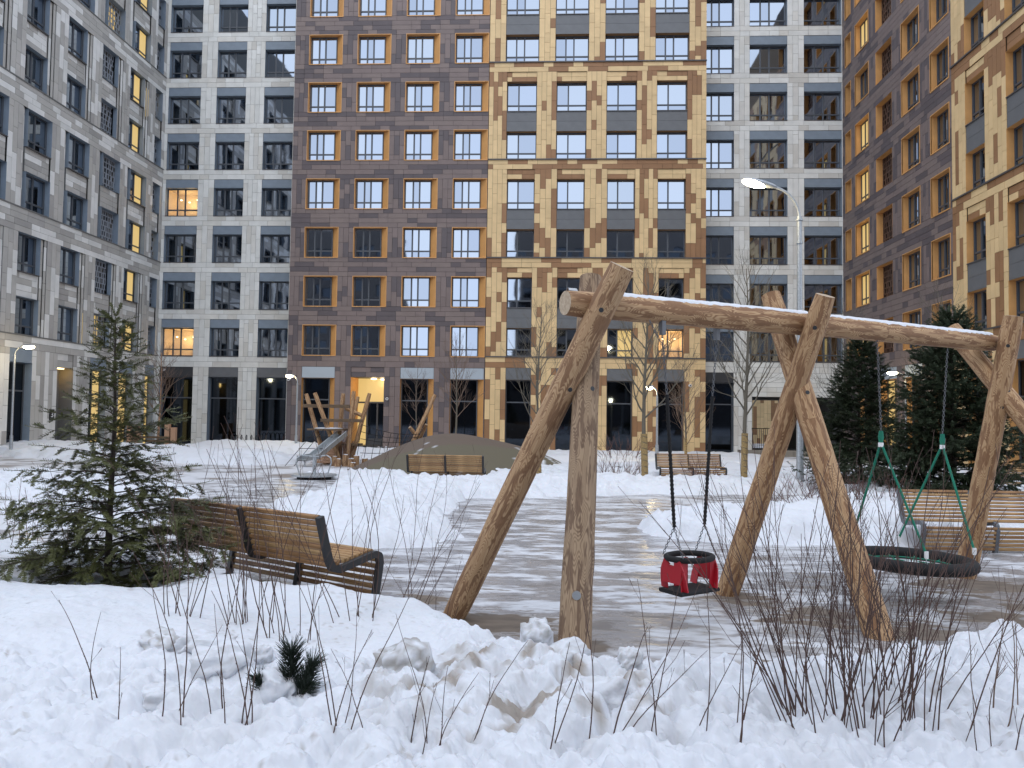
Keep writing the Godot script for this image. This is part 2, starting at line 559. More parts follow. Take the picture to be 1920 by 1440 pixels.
# window in a recess. o: depth, rev, splay, lip, cols, transom, lit ("", "all", "right"), room
func window(b: Node3D, u0: float, v0: float, u1: float, v1: float, o := {}) -> Node3D:
	var d: float = o.get("depth", 0.32)
	var splay: float = o.get("splay", 0.0)
	var cols: Array = o.get("cols", [0.31, 0.23, 0.46])
	var tr: float = o.get("transom", 0.24)
	var lit: String = o.get("lit", "")
	var w := u1 - u0
	var h := v1 - v0
	var key := "window_%d_%d_%d_%d_%s_%d" % [roundi(w * 1000), roundi(h * 1000), roundi(d * 1000), roundi(splay * 1000), str(cols), roundi(tr * 1000)]
	var ww := w - splay
	var t := 0.055
	var top := h - t
	var ty := tr * h
	# light openings of the frame
	var lights := []
	var x := t
	for i in cols.size():
		var cw: float = (ww - 2 * t - 0.085 * (cols.size() - 1)) * cols[i]
		if tr > 0.0:
			lights.append([x, t, x + cw, ty - 0.04, i])
			lights.append([x, ty + 0.04, x + cw, top, i])
		else:
			lights.append([x, t, x + cw, top, i])
		x += cw + 0.085
	if not meshes.has(key):
		var f := MB.new()
		f.box(Vector3(0, 0, -d), Vector3(t, h, -d + 0.07))
		f.box(Vector3(ww - t, 0, -d), Vector3(ww, h, -d + 0.07))
		f.box(Vector3(t, 0, -d), Vector3(ww - t, t, -d + 0.07))
		f.box(Vector3(t, h - t, -d), Vector3(ww - t, h, -d + 0.07))
		x = t
		for i in cols.size() - 1:
			x += (ww - 2 * t - 0.085 * (cols.size() - 1)) * cols[i]
			f.box(Vector3(x, t, -d), Vector3(x + 0.085, h - t, -d + 0.065))
			x += 0.085
		if tr > 0.0:
			f.box(Vector3(t, ty - 0.04, -d), Vector3(ww - t, ty + 0.04, -d + 0.06))
		meshes[key] = f.mesh()
		var r := MB.new()
		var zf := 0.004
		r.quad(Vector3(0, 0, zf), Vector3(0, h, zf), Vector3(0, h, -d), Vector3(0, 0, -d), Vector3.RIGHT)
		r.quad(Vector3(w, 0, zf), Vector3(w, h, zf), Vector3(ww, h, -d), Vector3(ww, 0, -d), Vector3(-d, 0, splay).normalized())
		r.quad(Vector3(0, h, zf), Vector3(w, h, zf), Vector3(ww, h, -d), Vector3(0, h, -d), Vector3.DOWN)
		if o.get("lip", false):
			var q := 0.035
			r.box(Vector3(-q, -q, -0.03), Vector3(0, h + q, 0.022))
			r.box(Vector3(w, -q, -0.03), Vector3(w + q, h + q, 0.022))
			r.box(Vector3(0, h, -0.03), Vector3(w, h + q, 0.022))
		meshes[key + "_reveal"] = r.mesh()
		var s := MB.new()
		s.box(Vector3(0, -0.045, -d), Vector3(w, 0.0, 0.04 if o.get("lip", false) else 0.02))
		meshes[key + "_sill"] = s.mesh()
	var win := inst("window", meshes[key], M.frame, b)
	win.position = Vector3(u0, v0, 0)
	inst("reveal", meshes[key + "_reveal"], o.get("rev", M.bluegrey), win)
	inst("sill", meshes[key + "_sill"], o.get("sill", M.flash), win)
	var room: bool = o.get("room", false)
	for l in lights:
		var is_lit = lit == "all" or (lit == "right" and l[4] == cols.size() - 1)
		var pk := "pane_%d_%d" % [roundi((l[2] - l[0]) * 1000), roundi((l[3] - l[1]) * 1000)]
		if not meshes.has(pk):
			var pm := MB.new()
			var hx: float = (l[2] - l[0]) * 0.5 + 0.012
			var hy: float = (l[3] - l[1]) * 0.5 + 0.012
			pm.quad(Vector3(-hx, -hy, 0), Vector3(hx, -hy, 0), Vector3(hx, hy, 0), Vector3(-hx, hy, 0), Vector3(0, 0, 1))
			meshes[pk] = pm.mesh()
		var gm: Material = [M.glass, M.glass_b, M.glass_c][rng.randi() % 3]
		if room: gm = M.clear
		elif o.get("curtain", 0) > 0: gm = M.half_clear
		elif is_lit: gm = M.lit
		var pane := inst("lit_window_pane" if is_lit and not room else "pane", meshes[pk], gm, win)
		pane.position = Vector3((l[0] + l[2]) * 0.5, (l[1] + l[3]) * 0.5, -d + 0.02)
		if not room: pane.rotation = Vector3(rng.randfn(0.0, 0.0022), rng.randfn(0.0, 0.003), 0)
	if room:
		var bx := MB.new()
		var z0 := -d - 1.3
		bx.quad(Vector3(0, 0, z0), Vector3(ww, 0, z0), Vector3(ww, h, z0), Vector3(0, h, z0), Vector3(0, 0, 1))
		bx.quad(Vector3(0, 0, z0), Vector3(0, 0, -d), Vector3(0, h, -d), Vector3(0, h, z0), Vector3.RIGHT)
		bx.quad(Vector3(ww, 0, z0), Vector3(ww, 0, -d), Vector3(ww, h, -d), Vector3(ww, h, z0), Vector3.LEFT)
		bx.quad(Vector3(0, h, z0), Vector3(0, h, -d), Vector3(ww, h, -d), Vector3(ww, h, z0), Vector3.DOWN)
		bx.quad(Vector3(0, 0, z0), Vector3(0, 0, -d), Vector3(ww, 0, -d), Vector3(ww, 0, z0), Vector3.UP)
		bx.box(Vector3(ww * 0.62, 0.02, z0 + 0.02), Vector3(ww * 0.9, h * 0.45, z0 + 0.3))
		part("room", bx, M.room, win)
		for i in 3:
			var lp := MB.new()
			var at := Vector3(ww * (0.25 + 0.26 * i), h * (0.72 - 0.08 * (i % 2)), -d - 0.7)
			lp.ball(at, Vector3(0.07, 0.05, 0.07), 8, 5)
			part("pendant_lamp", lp, M.bulb, win)
		var li := OmniLight3D.new()
		li.name = "room_light"
		li.position = Vector3(ww * 0.51, h * 0.64, -d - 0.7)
		li.light_color = Color(1.0, 0.87, 0.66)
		li.light_energy = 0.55
		li.light_size = 0.15
		li.omni_range = 6.0
		li.shadow_enabled = true
		win.add_child(li)
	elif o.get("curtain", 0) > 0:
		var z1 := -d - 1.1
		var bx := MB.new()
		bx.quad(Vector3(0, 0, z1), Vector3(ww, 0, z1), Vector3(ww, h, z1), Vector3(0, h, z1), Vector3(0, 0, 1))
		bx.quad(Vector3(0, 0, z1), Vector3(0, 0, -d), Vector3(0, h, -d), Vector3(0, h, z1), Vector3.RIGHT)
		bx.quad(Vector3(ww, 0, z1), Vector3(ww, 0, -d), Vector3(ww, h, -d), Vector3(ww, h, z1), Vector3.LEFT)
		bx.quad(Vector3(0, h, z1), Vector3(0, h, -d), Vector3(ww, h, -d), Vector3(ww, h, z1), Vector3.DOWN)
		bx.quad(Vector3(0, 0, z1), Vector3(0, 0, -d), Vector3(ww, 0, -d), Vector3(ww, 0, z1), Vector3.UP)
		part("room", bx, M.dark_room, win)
		for side in 2:
			var span := ww * rng.randf_range(0.14, 0.34)
			if rng.randf() < 0.25: span = ww * 0.47
			var c := MB.new()
			var n := 22
			var drawn := rng.randf_range(0.4, 0.9)
			for i in n + 1:
				var q := float(i) / n
				var ph := 0.028 * sin(q * 34.0 + side * 2.0)
				var xt := q * span
				var xb := q * span * drawn
				if side == 1:
					xt = ww - xt
					xb = ww - xb
				c.vert(Vector3(xt, h, -d - 0.16 + ph), Vector3(-cos(q * 34.0) * 0.7, 0, 0.7).normalized())
				c.vert(Vector3(xb, 0.05, -d - 0.16 + ph), Vector3(-cos(q * 34.0) * 0.7, 0, 0.7).normalized())
			for i in n:
				c.face(i * 2, i * 2 + 1, i * 2 + 3, Vector3(0, 0, 1))
				c.face(i * 2, i * 2 + 3, i * 2 + 2, Vector3(0, 0, 1))
			part("curtain", c, M.curtain, win)
	return win

func lattice(b: Node3D, u0: float, v0: float, u1: float, v1: float, m: Material, rev: Material, lit: bool, d := 0.3) -> void:
	var w := u1 - u0
	var h := v1 - v0
	var f := MB.new()
	var rows := 6
	for r in rows + 1:
		var y := h * r / rows
		f.box(Vector3(0, clampf(y - 0.03, 0, h - 0.06), -d), Vector3(w, clampf(y + 0.03, 0.06, h), -d + 0.035))
	for r in rows:
		var x := 0.0
		while x < w - 0.02:
			var q: float = [0.06, 0.08, 0.14][rng.randi() % 3]
			f.box(Vector3(x, h * r / rows + 0.03, -d), Vector3(minf(x + q, w), h * (r + 1) / rows - 0.03, -d + 0.03))
			x += q + [0.09, 0.13, 0.19][rng.randi() % 3]
	var s := part("lattice_screen", f, m, b)
	s.position = Vector3(u0, v0, 0)
	var r2 := MB.new()
	r2.quad(Vector3(0, 0, 0.004), Vector3(0, h, 0.004), Vector3(0, h, -d), Vector3(0, 0, -d), Vector3.RIGHT)
	r2.quad(Vector3(w, 0, 0.004), Vector3(w, h, 0.004), Vector3(w, h, -d), Vector3(w, 0, -d), Vector3.LEFT)
	r2.quad(Vector3(0, h, 0.004), Vector3(w, h, 0.004), Vector3(w, h, -d), Vector3(0, h, -d), Vector3.DOWN)
	r2.quad(Vector3(0, 0, 0.004), Vector3(w, 0, 0.004), Vector3(w, 0, -d), Vector3(0, 0, -d), Vector3.UP)
	part("reveal", r2, rev, s)
	var k := MB.new()
	k.quad(Vector3(0, 0, -d - 0.3), Vector3(w, 0, -d - 0.3), Vector3(w, h, -d - 0.3), Vector3(0, h, -d - 0.3), Vector3(0, 0, 1))
	part("lit_window_pane" if lit else "pane", k, M.lit if lit else M.charcoal, s)

# tall ground-floor glazing with a metal head panel
func shopfront(b: Node3D, u0: float, v0: float, u1: float, v1: float, head: float, hm: Material, rev: Material, splay := 0.0, lit := "", cols := [1.0]) -> Node3D:
	var win := window(b, u0, v0, u1, v1 - head, {depth = 0.42, rev = rev, splay = splay, cols = cols, transom = 0.70, lit = lit})
	for c in win.get_children():
		if c.name.begins_with("pane"):
			c.material_override = M.glass_low
	var p := MB.new()
	p.box(Vector3(0.012, v1 - v0 - head + 0.006, -0.2), Vector3(u1 - u0 - 0.012, v1 - v0 - 0.012, -0.012))
	part("head_panel", p, hm, win)
	return win

func ledge(b: Node3D, W: float, y: float, m: Material, proud := 0.07) -> void:
	var g := MB.new()
	g.box(Vector3(-0.01, y - 0.035, -0.03), Vector3(W + 0.01, y + 0.03, proud))
	part("ledge", g, m, b)

func apartment(called: String, label: String, at: Vector3, turn: float) -> Node3D:
	return thing(called, label, "building", at, turn)

func brown_block() -> void:
	var b := apartment("apartment_building", "brown clad apartment building with four columns of orange framed windows and an entrance", Vector3(-15.97, 0, -45.58), 0.0)
	var W := 12.05
	var holes := []
	var list := []
	var ww := 2.03
	for r in 9:
		var v := 5.36 + 3.0 * r
		var x := 0.0
		for c in 4:
			var u := 0.91 + 3.02 * c
			holes.append([u, v, u + ww, v + 1.82])
			lay_cols(list, x, v, u, v + 1.82, PAL.brown_v)
			x = u + ww
			if r < 8:
				window(b, u, v, u + ww, v + 1.82, {depth = 0.34, rev = M.orange, splay = 0.40, lip = true, sill = M.orange, curtain = 1 if r < 3 and c < 2 and (r + c) % 3 != 1 else 0})
		lay_cols(list, x, v, W, v + 1.82, PAL.brown_v)
		lay_rows(list, 0, v + 1.82, W, v + 3.0, PAL.brown)
	lay_rows(list, 0, 4.66, W, 5.36, PAL.brown, 0.0, 0.35)
	var x2 := 0.0
	for c in 4:
		var u := 0.91 + 3.02 * c
		holes.append([u, -0.4, u + ww, 4.66])
		lay_cols(list, x2, -0.4, u, 4.66, PAL.brown_v, 0.0, 0.3, [0.6, 0.9, 1.2])
		x2 = u + ww
		if c != 1:
			shopfront(b, u, -0.4, u + ww, 4.66, 0.68, M.paleblue, M.orange, 0.40)
	lay_cols(list, x2, -0.4, W, 4.66, PAL.brown_v, 0.0, 0.3, [0.6, 0.9, 1.2])
	# entrance: a lit porch behind the wall
	var u := 0.91 + 3.02
	lay_rows(list, u, 4.05, u + ww, 4.66, PAL.brown, -0.05, 0.3)
	var d := MB.new()
	var D := 1.9
	d.quad(Vector3(0, -0.4, 0), Vector3(0, 4.05, 0), Vector3(0, 4.05, -D), Vector3(0, -0.4, -D), Vector3.RIGHT)
	d.quad(Vector3(ww, -0.4, 0), Vector3(ww, 4.05, 0), Vector3(ww, 4.05, -D), Vector3(ww, -0.4, -D), Vector3.LEFT)
	var ent := part("entrance", d, M.orange, b)
	ent.position = Vector3(u, 0, 0)
	var cl := MB.new()
	cl.box(Vector3(0, 4.05, -D), Vector3(ww, 4.12, -0.06))
	cl.box(Vector3(0, -0.4, -D), Vector3(ww, -0.1, 0.0))
	part("porch_slab", cl, M.charcoal, ent)
	var bk := MB.new()
	bk.box(Vector3(0.0, 2.55, -D), Vector3(ww, 4.05, -D + 0.03))
	bk.box(Vector3(0.0, -0.1, -D), Vector3(0.55, 2.55, -D + 0.03))
	part("lit_window_pane", bk, M.lit, ent)
	var dr := MB.new()
	for q in [[0.55, 0.66], [1.2, 1.3], [1.93, 2.03]]:
		dr.box(Vector3(q[0], -0.1, -D), Vector3(q[1], 2.55, -D + 0.09))
	dr.box(Vector3(0.0, 2.5, -D), Vector3(ww, 2.6, -D + 0.1))
	dr.box(Vector3(0.66, -0.1, -D), Vector3(1.2, 0.3, -D + 0.06))
	dr.box(Vector3(1.3, -0.1, -D), Vector3(1.93, 0.3, -D + 0.06))
	part("door", dr, M.frame, ent)
	for q in [[0.66, 1.2], [1.3, 1.93]]:
		var pn := MB.new()
		pn.quad(Vector3(q[0], 0.3, -D + 0.04), Vector3(q[1], 0.3, -D + 0.04), Vector3(q[1], 2.5, -D + 0.04), Vector3(q[0], 2.5, -D + 0.04), Vector3(0, 0, 1))
		part("pane", pn, M.glass_low, ent)
	for q in [Vector3(1.25, 3.98, -0.7), Vector3(1.7, 3.98, -1.3)]:
		var lp := MB.new()
		lp.ball(q, Vector3(0.2, 0.05, 0.2), 12, 6)
		part("ceiling_lamp", lp, M.bulb, ent)
		var li := OmniLight3D.new()
		li.name = "porch_light"
		li.position = q + Vector3(0, -0.12, 0)
		li.light_color = Color(1.0, 0.88, 0.68)
		li.light_energy = 0.5
		li.light_size = 0.2
		li.omni_range = 12.0
		li.shadow_enabled = true
		ent.add_child(li, true)
	finish_wall(b, W, -0.4, 34.0, holes, list, M.joint_dark, true)
	# the porch is cut out of the body by standing in front of it; body starts behind the porch

func yellow_block(b: Node3D, W: float, base: float, step: float, centres: Array, widths: Array, groups: int, rev: Material, grd: Array, litmap := {}) -> void:
	var holes := []
	var list := []
	for k in groups:
		var G := base + step * k
		var hw: float = widths[mini(k, widths.size() - 1)] * 0.5
		var x := 0.0
		for c in centres.size():
			var a: float = centres[c] - hw
			var e: float = centres[c] + hw
			holes.append([a, G, e, G + 5.4])
			lay_cols(list, x, G, a, G + 5.4, PAL.yellow)
			x = e
			lay_rows(list, a, G + 4.8, e, G + 5.4, PAL.yellow_h, -0.06, 0.3, [0.6, 1.2, 0.9])
			var nc := [0.38, 0.62] if k < 3 else [0.31, 0.23, 0.46]
			for s in 2:
				var lit: String = litmap.get("%d_%d_%d" % [k, c, s], "")
				window(b, a, G + (0.05 if s == 0 else 2.98), e, G + (1.72 if s == 0 else 4.8), {depth = 0.36, rev = rev, cols = nc, lit = "right" if lit == "right" else "", room = lit == "room", curtain = 1 if k < 2 and (c * 2 + s + k) % 3 == 0 else 0})
			for s in 2:
				var sp := MB.new()
				sp.box(Vector3(a + 0.008, G + 1.74 + 0.61 * s, -0.25), Vector3(e - 0.008, G + 2.34 + 0.61 * s, -0.03))
				part("spandrel_panel", sp, M.slate, b)
		lay_cols(list, x, G, W, G + 5.4, PAL.yellow)
		lay_rows(list, 0, G + 5.4, W, G + step, PAL.yellow_h)
		ledge(b, W, G, M.flash)
	lay_rows(list, 0, base - 0.66, W, base, PAL.yellow_h)
	var x2 := 0.0
	for c in centres.size():
		var a: float = centres[c] - grd[0] * 0.5
		var e: float = centres[c] + grd[0] * 0.5
		holes.append([a, -0.5, e, base - 0.66])
		lay_cols(list, x2, -0.5, a, base - 0.66, PAL.yellow)
		x2 = e
		shopfront(b, a, -0.5, e, base - 0.66, 0.72, M.slate, rev, 0.0)
	lay_cols(list, x2, -0.5, W, base - 0.66, PAL.yellow)
	finish_wall(b, W, -0.5, 34.0, holes, list, M.joint_tan)

func white_block(b: Node3D, W: float, openings: Array, grd: Array, with_passage: bool, rooms := {}, body := true) -> void:
	var holes := []
	var list := []
	for r in 9:
		var v := 5.36 + 3.0 * r
		var x := 0.0
		for c in openings.size():
			var a: float = openings[c][0]
			var e: float = openings[c][1]
			holes.append([a, v, e, v + 2.35])
			lay_cols(list, x, v, a, v + 2.35, PAL.white, 0.0, 0.32)
			x = e
			var win := window(b, a, v, e, v + 1.8, {depth = 0.34, rev = M.bluegrey, room = rooms.get("%d_%d" % [r, c], "") == "room", curtain = 1 if (r * 5 + c * 3) % 4 == 1 else 0})
			var p := MB.new()
			p.box(Vector3(0.012, 1.81, -0.3), Vector3(e - a - 0.012, 2.335, -0.02))
			part("head_panel", p, M.bluegrey, win)
		lay_cols(list, x, v, W, v + 2.35, PAL.white, 0.0, 0.32)
		lay_rows(list, 0, v + 2.35, W, v + 3.0, PAL.white, 0.0, 0.325, [0.6, 1.2, 1.2])
	var x2 := 0.0
	for c in grd.size():
		var a: float = grd[c][0]
		var e: float = grd[c][1]
		holes.append([a, -0.4, e, 4.66])
		lay_cols(list, x2, -0.4, a, 4.66, PAL.white, 0.0, 0.32)
		x2 = e
		shopfront(b, a, -0.4, e, 4.66, 0.62, M.slate if c > 0 else M.charcoal, M.bluegrey, 0.0)
	if with_passage:
		passage(b, W, holes, list, x2)
	else:
		lay_cols(list, x2, -0.4, W, 4.66, PAL.white, 0.0, 0.32)
	lay_rows(list, 0, 4.66, W, 5.36, PAL.white, 0.0, 0.35)
	finish_wall(b, W, -0.4, 34.0, holes, list, M.joint_pale, body)

func passage(b: Node3D, W: float, holes: Array, list: Array, x2: float) -> void:
	var a := 3.16
	var e := 8.6
	lay_cols(list, x2, -0.4, a, 4.66, PAL.white, 0.0, 0.32)
	lay_rows(list, a, 3.2, W, 4.66, PAL.white, 0.0, 0.29)
	lay_cols(list, e, -0.4, W, 3.2, PAL.white)
	holes.append([a, -0.4, e, 3.2])
	var g := MB.new()
	var D := 9.0
	g.box(Vector3(0, 3.2, -D), Vector3(W, 34.0, -2.2))
	g.box(Vector3(0, -0.4, -D), Vector3(a, 3.2, -2.2))
	g.box(Vector3(e, -0.4, -D), Vector3(W, 3.2, -2.2))
	g.box(Vector3(a, -0.4, -D), Vector3(e, -0.25, 0.0))
	g.box(Vector3(a, -0.25, -D), Vector3(a + 2.3, 3.2, -D + 0.3))
	g.box(Vector3(a + 4.2, -0.25, -D), Vector3(e, 3.2, -D + 0.3))
	g.quad(Vector3(a, -0.4, -2.2), Vector3(a, 3.2, -2.2), Vector3(a, 3.2, 0), Vector3(a, -0.4, 0), Vector3.RIGHT)
	g.quad(Vector3(e, -0.4, -2.2), Vector3(e, 3.2, -2.2), Vector3(e, 3.2, 0), Vector3(e, -0.4, 0), Vector3.LEFT)
	g.quad(Vector3(a, 3.2, -2.2), Vector3(e, 3.2, -2.2), Vector3(e, 3.2, 0), Vector3(a, 3.2, 0), Vector3.DOWN)
	part("passage", g, M.joint_grey, b)

func right_brown() -> void:
	var b := apartment("apartment_building", "brown clad wing with deep orange window recesses and lattice screens beside the spruces", Vector3(17.85, 0, -47.3), -PI / 2)
	var W := 12.7
	var holes := []
	var list := []
	var cs := [[0.5, 1.3], [2.0, 3.85], [4.8, 6.75], [7.9, 9.75], [10.85, 12.5]]
	for r in 9:
		var v := 5.45 + 2.99 * r
		var x := 0.0
		for c in 5:
			var q: Array = cs[c]
			holes.append([q[0], v, q[1], v + 1.82])
			lay_cols(list, x, v, q[0], v + 1.82, PAL.brown_v)
			x = q[1]
			if c == 2:
				lattice(b, q[0], v, q[1], v + 1.82, M.amber_dark, M.orange, false, 0.38)
			else:
				window(b, q[0], v, q[1], v + 1.82, {depth = 0.37, rev = M.orange, lip = true, sill = M.orange, cols = [1.0] if c == 0 else [0.31, 0.23, 0.46], lit = "all" if c == 1 and r != 5 else ""})
		lay_cols(list, x, v, W, v + 1.82, PAL.brown_v)
		lay_rows(list, 0, v + 1.82, W, v + 2.99, PAL.brown)
	lay_rows(list, 0, 4.65, W, 5.45, PAL.brown, 0.0, 0.4)
	var x2 := 0.0
	var gs := [[2.2, 4.15], [5.2, 7.1], [8.0, 9.8], [10.85, 12.5]]
	for c in 4:
		var q: Array = gs[c]
		holes.append([q[0], -0.4, q[1], 4.65])
		lay_cols(list, x2, -0.4, q[0], 4.65, PAL.brown_v)
		x2 = q[1]
		shopfront(b, q[0], -0.4, q[1], 4.65, 0.62, M.paleblue, M.orange, 0.0, "all" if c == 1 else "", [0.5, 0.5] if c == 1 else [1.0])
	lay_cols(list, x2, -0.4, W, 4.65, PAL.brown_v)
	finish_wall(b, W, -0.4, 34.0, holes, list, M.joint_dark)

func left_grey() -> void:
	var b := apartment("apartment_building", "grey patchwork clad wing with slate blue window bays and metal lattice screens", Vector3(-25, 0, -22), PI / 2)
	var W := 25.6
	var holes := []
	var list := []
	var cs := [[0.4, 2.45], [3.4, 5.45], [6.35, 8.4], [9.25, 11.35], [12.3, 14.4], [15.4, 17.5], [18.4, 20.45], [21.2, 23.3], [24.1, 24.95]]
	for k in 4:
		var G := 5.37 + 6.0 * k
		var x := 0.0
		for c in cs.size():
			var a: float = cs[c][0]
			var e: float = cs[c][1]
			lay_cols(list, x, G, a, G + 4.82, PAL.grey)
			x = e
			holes.append([a, G, e, G + 4.82])
			var left_ribs := k % 2 == 1
			var rib := 0.52 if e - a > 1.2 else 0.0
			if rib > 0.0 and left_ribs: rib = 0.36
			var wa := a + (rib if left_ribs else 0.0)
			var we := e - (0.0 if left_ribs else rib)
			if rib > 0.0:
				var r0 := a if left_ribs else we
				for i in 3:
					lay_cols(list, r0 + rib * i / 3.0, G, r0 + rib * (i + 1) / 3.0, G + 4.82, PAL.grey, -0.05 - 0.07 * (i if left_ribs else 2 - i))
				var sh := MB.new()
				sh.box(Vector3(r0, G, -0.5), Vector3(r0 + rib, G + 4.82, -0.23))
				part("rib_backing", sh, M.joint_grey, b)
			lay_rows(list, wa, G + 1.8, we, G + 2.98, PAL.grey_h, -0.10)
			var bk := MB.new()
			bk.box(Vector3(wa, G + 1.79, -0.5), Vector3(we, G + 2.985, -0.135))
			part("spandrel_backing", bk, M.joint_grey, b)
			for s in 2:
				var v := G + (0.02 if s == 0 else 2.99)
				var t := G + (1.78 if s == 0 else 4.82)
				if c == 6 or c == 8:
					lattice(b, wa, v, we, t, M.grey_metal2, M.bluegrey, (c == 6 and k == 3 and s == 0) or (c == 6 and k == 0 and s == 0) or (c == 8 and ((k == 1 and s == 0) or (k == 2 and s == 1))), 0.34)
				elif c > 2:
					window(b, wa, v, we, t, {depth = 0.33, rev = M.bluegrey, cols = [0.5, 0.5], lit = "right" if c == 7 else "", curtain = 1 if (c + k + s) % 3 == 0 and c < 6 else 0})
				else:
					window(b, wa, v, we, t, {depth = 0.33, rev = M.bluegrey, cols = [1.0], transom = 0.0})
		lay_cols(list, x, G, W, G + 4.82, PAL.grey)
		lay_rows(list, 0, G + 4.82, W, G + 6.0, PAL.grey_h)
		ledge(b, W, G - 0.02, M.joint_grey, 0.03)
	lay_rows(list, 0, 4.7, W, 5.35, PAL.grey_h, 0.0, 0.325)
	var gs := [[0.4, 2.0], [3.4, 5.0], [6.35, 7.9], [9.25, 10.8], [12.05, 13.6], [15.5, 16.8], [18.25, 19.8], [21.05, 22.5], [23.9, 24.98]]
	var x2 := 0.0
	for c in gs.size():
		var q: Array = gs[c]
		lay_cols(list, x2, -0.4, q[0], 4.7, PAL.grey, 0.0, 0.3, [1.2, 1.2, 1.8])
		x2 = q[1]
		holes.append([q[0], -0.4, q[1], 4.7])
		if c == 5:
			lay_rows(list, q[0], 4.0, q[1], 4.7, PAL.grey_h, -0.05)
			var g := MB.new()
			var w: float = q[1] - q[0]
			g.box(Vector3(0, -0.4, -2.2), Vector3(w, 4.0, -0.75))
			g.quad(Vector3(0, -0.4, 0), Vector3(0, 4, 0), Vector3(0, 4, -0.75), Vector3(0, -0.4, -0.75), Vector3.RIGHT)
			g.quad(Vector3(w, -0.4, 0), Vector3(w, 4, 0), Vector3(w, 4, -0.75), Vector3(w, -0.4, -0.75), Vector3.LEFT)
			g.quad(Vector3(0, 4, -0.06), Vector3(w, 4, -0.06), Vector3(w, 4, -0.75), Vector3(0, 4, -0.75), Vector3.DOWN)
			var ent := part("entrance", g, M.joint_pale, b)
			ent.position = Vector3(q[0], 0, 0)
			var lp := MB.new()
			lp.box(Vector3(0.3, 3.94, -0.45), Vector3(w - 0.3, 3.99, -0.3))
			part("ceiling_lamp", lp, M.bulb, ent)
			var li := OmniLight3D.new()
			li.name = "entrance_light"
			li.position = Vector3(w * 0.5, 3.86, -0.37)
			li.light_color = Color(1.0, 0.78, 0.42)
			li.light_energy = 0.5
			li.light_size = 0.2
			li.omni_range = 8.0
			li.shadow_enabled = true
			ent.add_child(li)
		else:
			shopfront(b, q[0], -0.4, q[1], 4.7, 0.65, M.bluegrey, M.bluegrey, 0.0, "all" if c == 7 else ("right" if c == 6 or c == 8 else ""), [0.5, 0.5] if c == 6 or c == 8 else [1.0])
	lay_cols(list, x2, -0.4, W, 4.7, PAL.grey)
	finish_wall(b, W, -0.4, 34.0, holes, list, M.joint_grey)

# blocks on the open side of the court, behind the photographer: the windows mirror them
func court_block(label: String, x0: float, x1: float, z: float, h: float) -> void:
	var b := apartment("apartment_building", label, Vector3(x1, 0, z), PI)
	var W := x1 - x0
	var holes := []
	var cols := int(W / 3.0)
	for r in int((h - 5.4) / 3.0):
		for c in cols:
			var u := 0.6 + c * W / cols
			holes.append([u, 5.4 + 3 * r, u + 1.9, 7.2 + 3 * r])
			var g := MB.new()
			g.quad(Vector3(0, 0, 0), Vector3(1.9, 0, 0), Vector3(1.9, 1.8, 0), Vector3(0, 1.8, 0), Vector3(0, 0, 1))
			if not meshes.has("court_window"): meshes["court_window"] = g.mesh()
			inst("window", meshes["court_window"], M.glass_low, b).position = Vector3(u, 5.4 + 3 * r, -0.3)
	finish_wall(b, W, -0.4, h, holes, [], M.court_wall)

func build_blocks() -> void:
	M.amber_dark = mat(0.09, 0.05, 0.035, 0.6)
	M.grey_metal2 = mat(0.23, 0.25, 0.28, 0.5)
	M.court_wall = mat(0.075, 0.07, 0.07, 0.8)
	brown_block()
	var y := apartment("apartment_building", "beige and tan clad apartment building with grey spandrel panels facing the court", Vector3(-3.9, 0, -45.58), 0.0)
	yellow_block(y, 13.1, 5.37, 6.0, [2.0, 5.02, 8.04, 11.06], [1.5, 1.67, 1.82, 2.03, 2.03], 4, M.amber, [1.52], {"0_3_0": "room", "0_2_0": "right"})
	var wl := apartment("apartment_building", "white clad apartment building recessed between the grey wing and the brown building", Vector3(-25, 0, -47.3), 0.0)
	white_block(wl, 9.1, [[0.2, 2.31], [3.36, 5.27], [6.48, 8.4]], [[0.2, 2.35], [3.36, 5.27], [6.48, 8.4]], false, {"0_0": "room", "3_0": "room"})
	var wr := apartment("apartment_building", "white clad apartment building with an open ground floor passage beside the brown wing", Vector3(9.2, 0, -47.3), 0.0)
	white_block(wr, 8.75, [[0.1, 2.04], [3.0, 5.3], [6.32, 8.6]], [[0.1, 2.04]], true, {}, false)
	right_brown()
	var ry := apartment("apartment_building", "beige and tan clad wing with orange recesses next to the brown wing", Vector3(17.85, 0, -34.6), -PI / 2)
	yellow_block(ry, 13.0, 5.65, 6.03, [1.85, 4.8, 7.85, 10.85], [1.45, 1.45, 1.5, 1.5], 4, M.orange, [1.55])
	left_grey()
	court_block("dark tall apartment block mirrored in the left windows of the brown building", -60.0, -25.5, 27.0, 31.5)
	court_block("dark low apartment block mirrored in the ground floor glazing", -25.0, -6.5, 29.0, 8.4)
	court_block("dark apartment block mirrored in the lower windows of the beige building", -6.0, 45.0, 27.0, 32.0)
	# the beige house beyond the passage
	var f := apartment("apartment_building", "pale yellow building seen through the ground floor passage", Vector3(6.0, 0, -66.0), 0.0)
	var list := []
	lay_cols(list, 0, -0.4, 20.0, 6.0, PAL.yellow)
	finish_wall(f, 20.0, -0.4, 12.0, [], list, M.joint_tan)

# ---------------------------------------------------------------- ground and snow
func ground_y(z: float) -> float:
	return -0.25 * smoothstep(12.0, 34.0, -z)

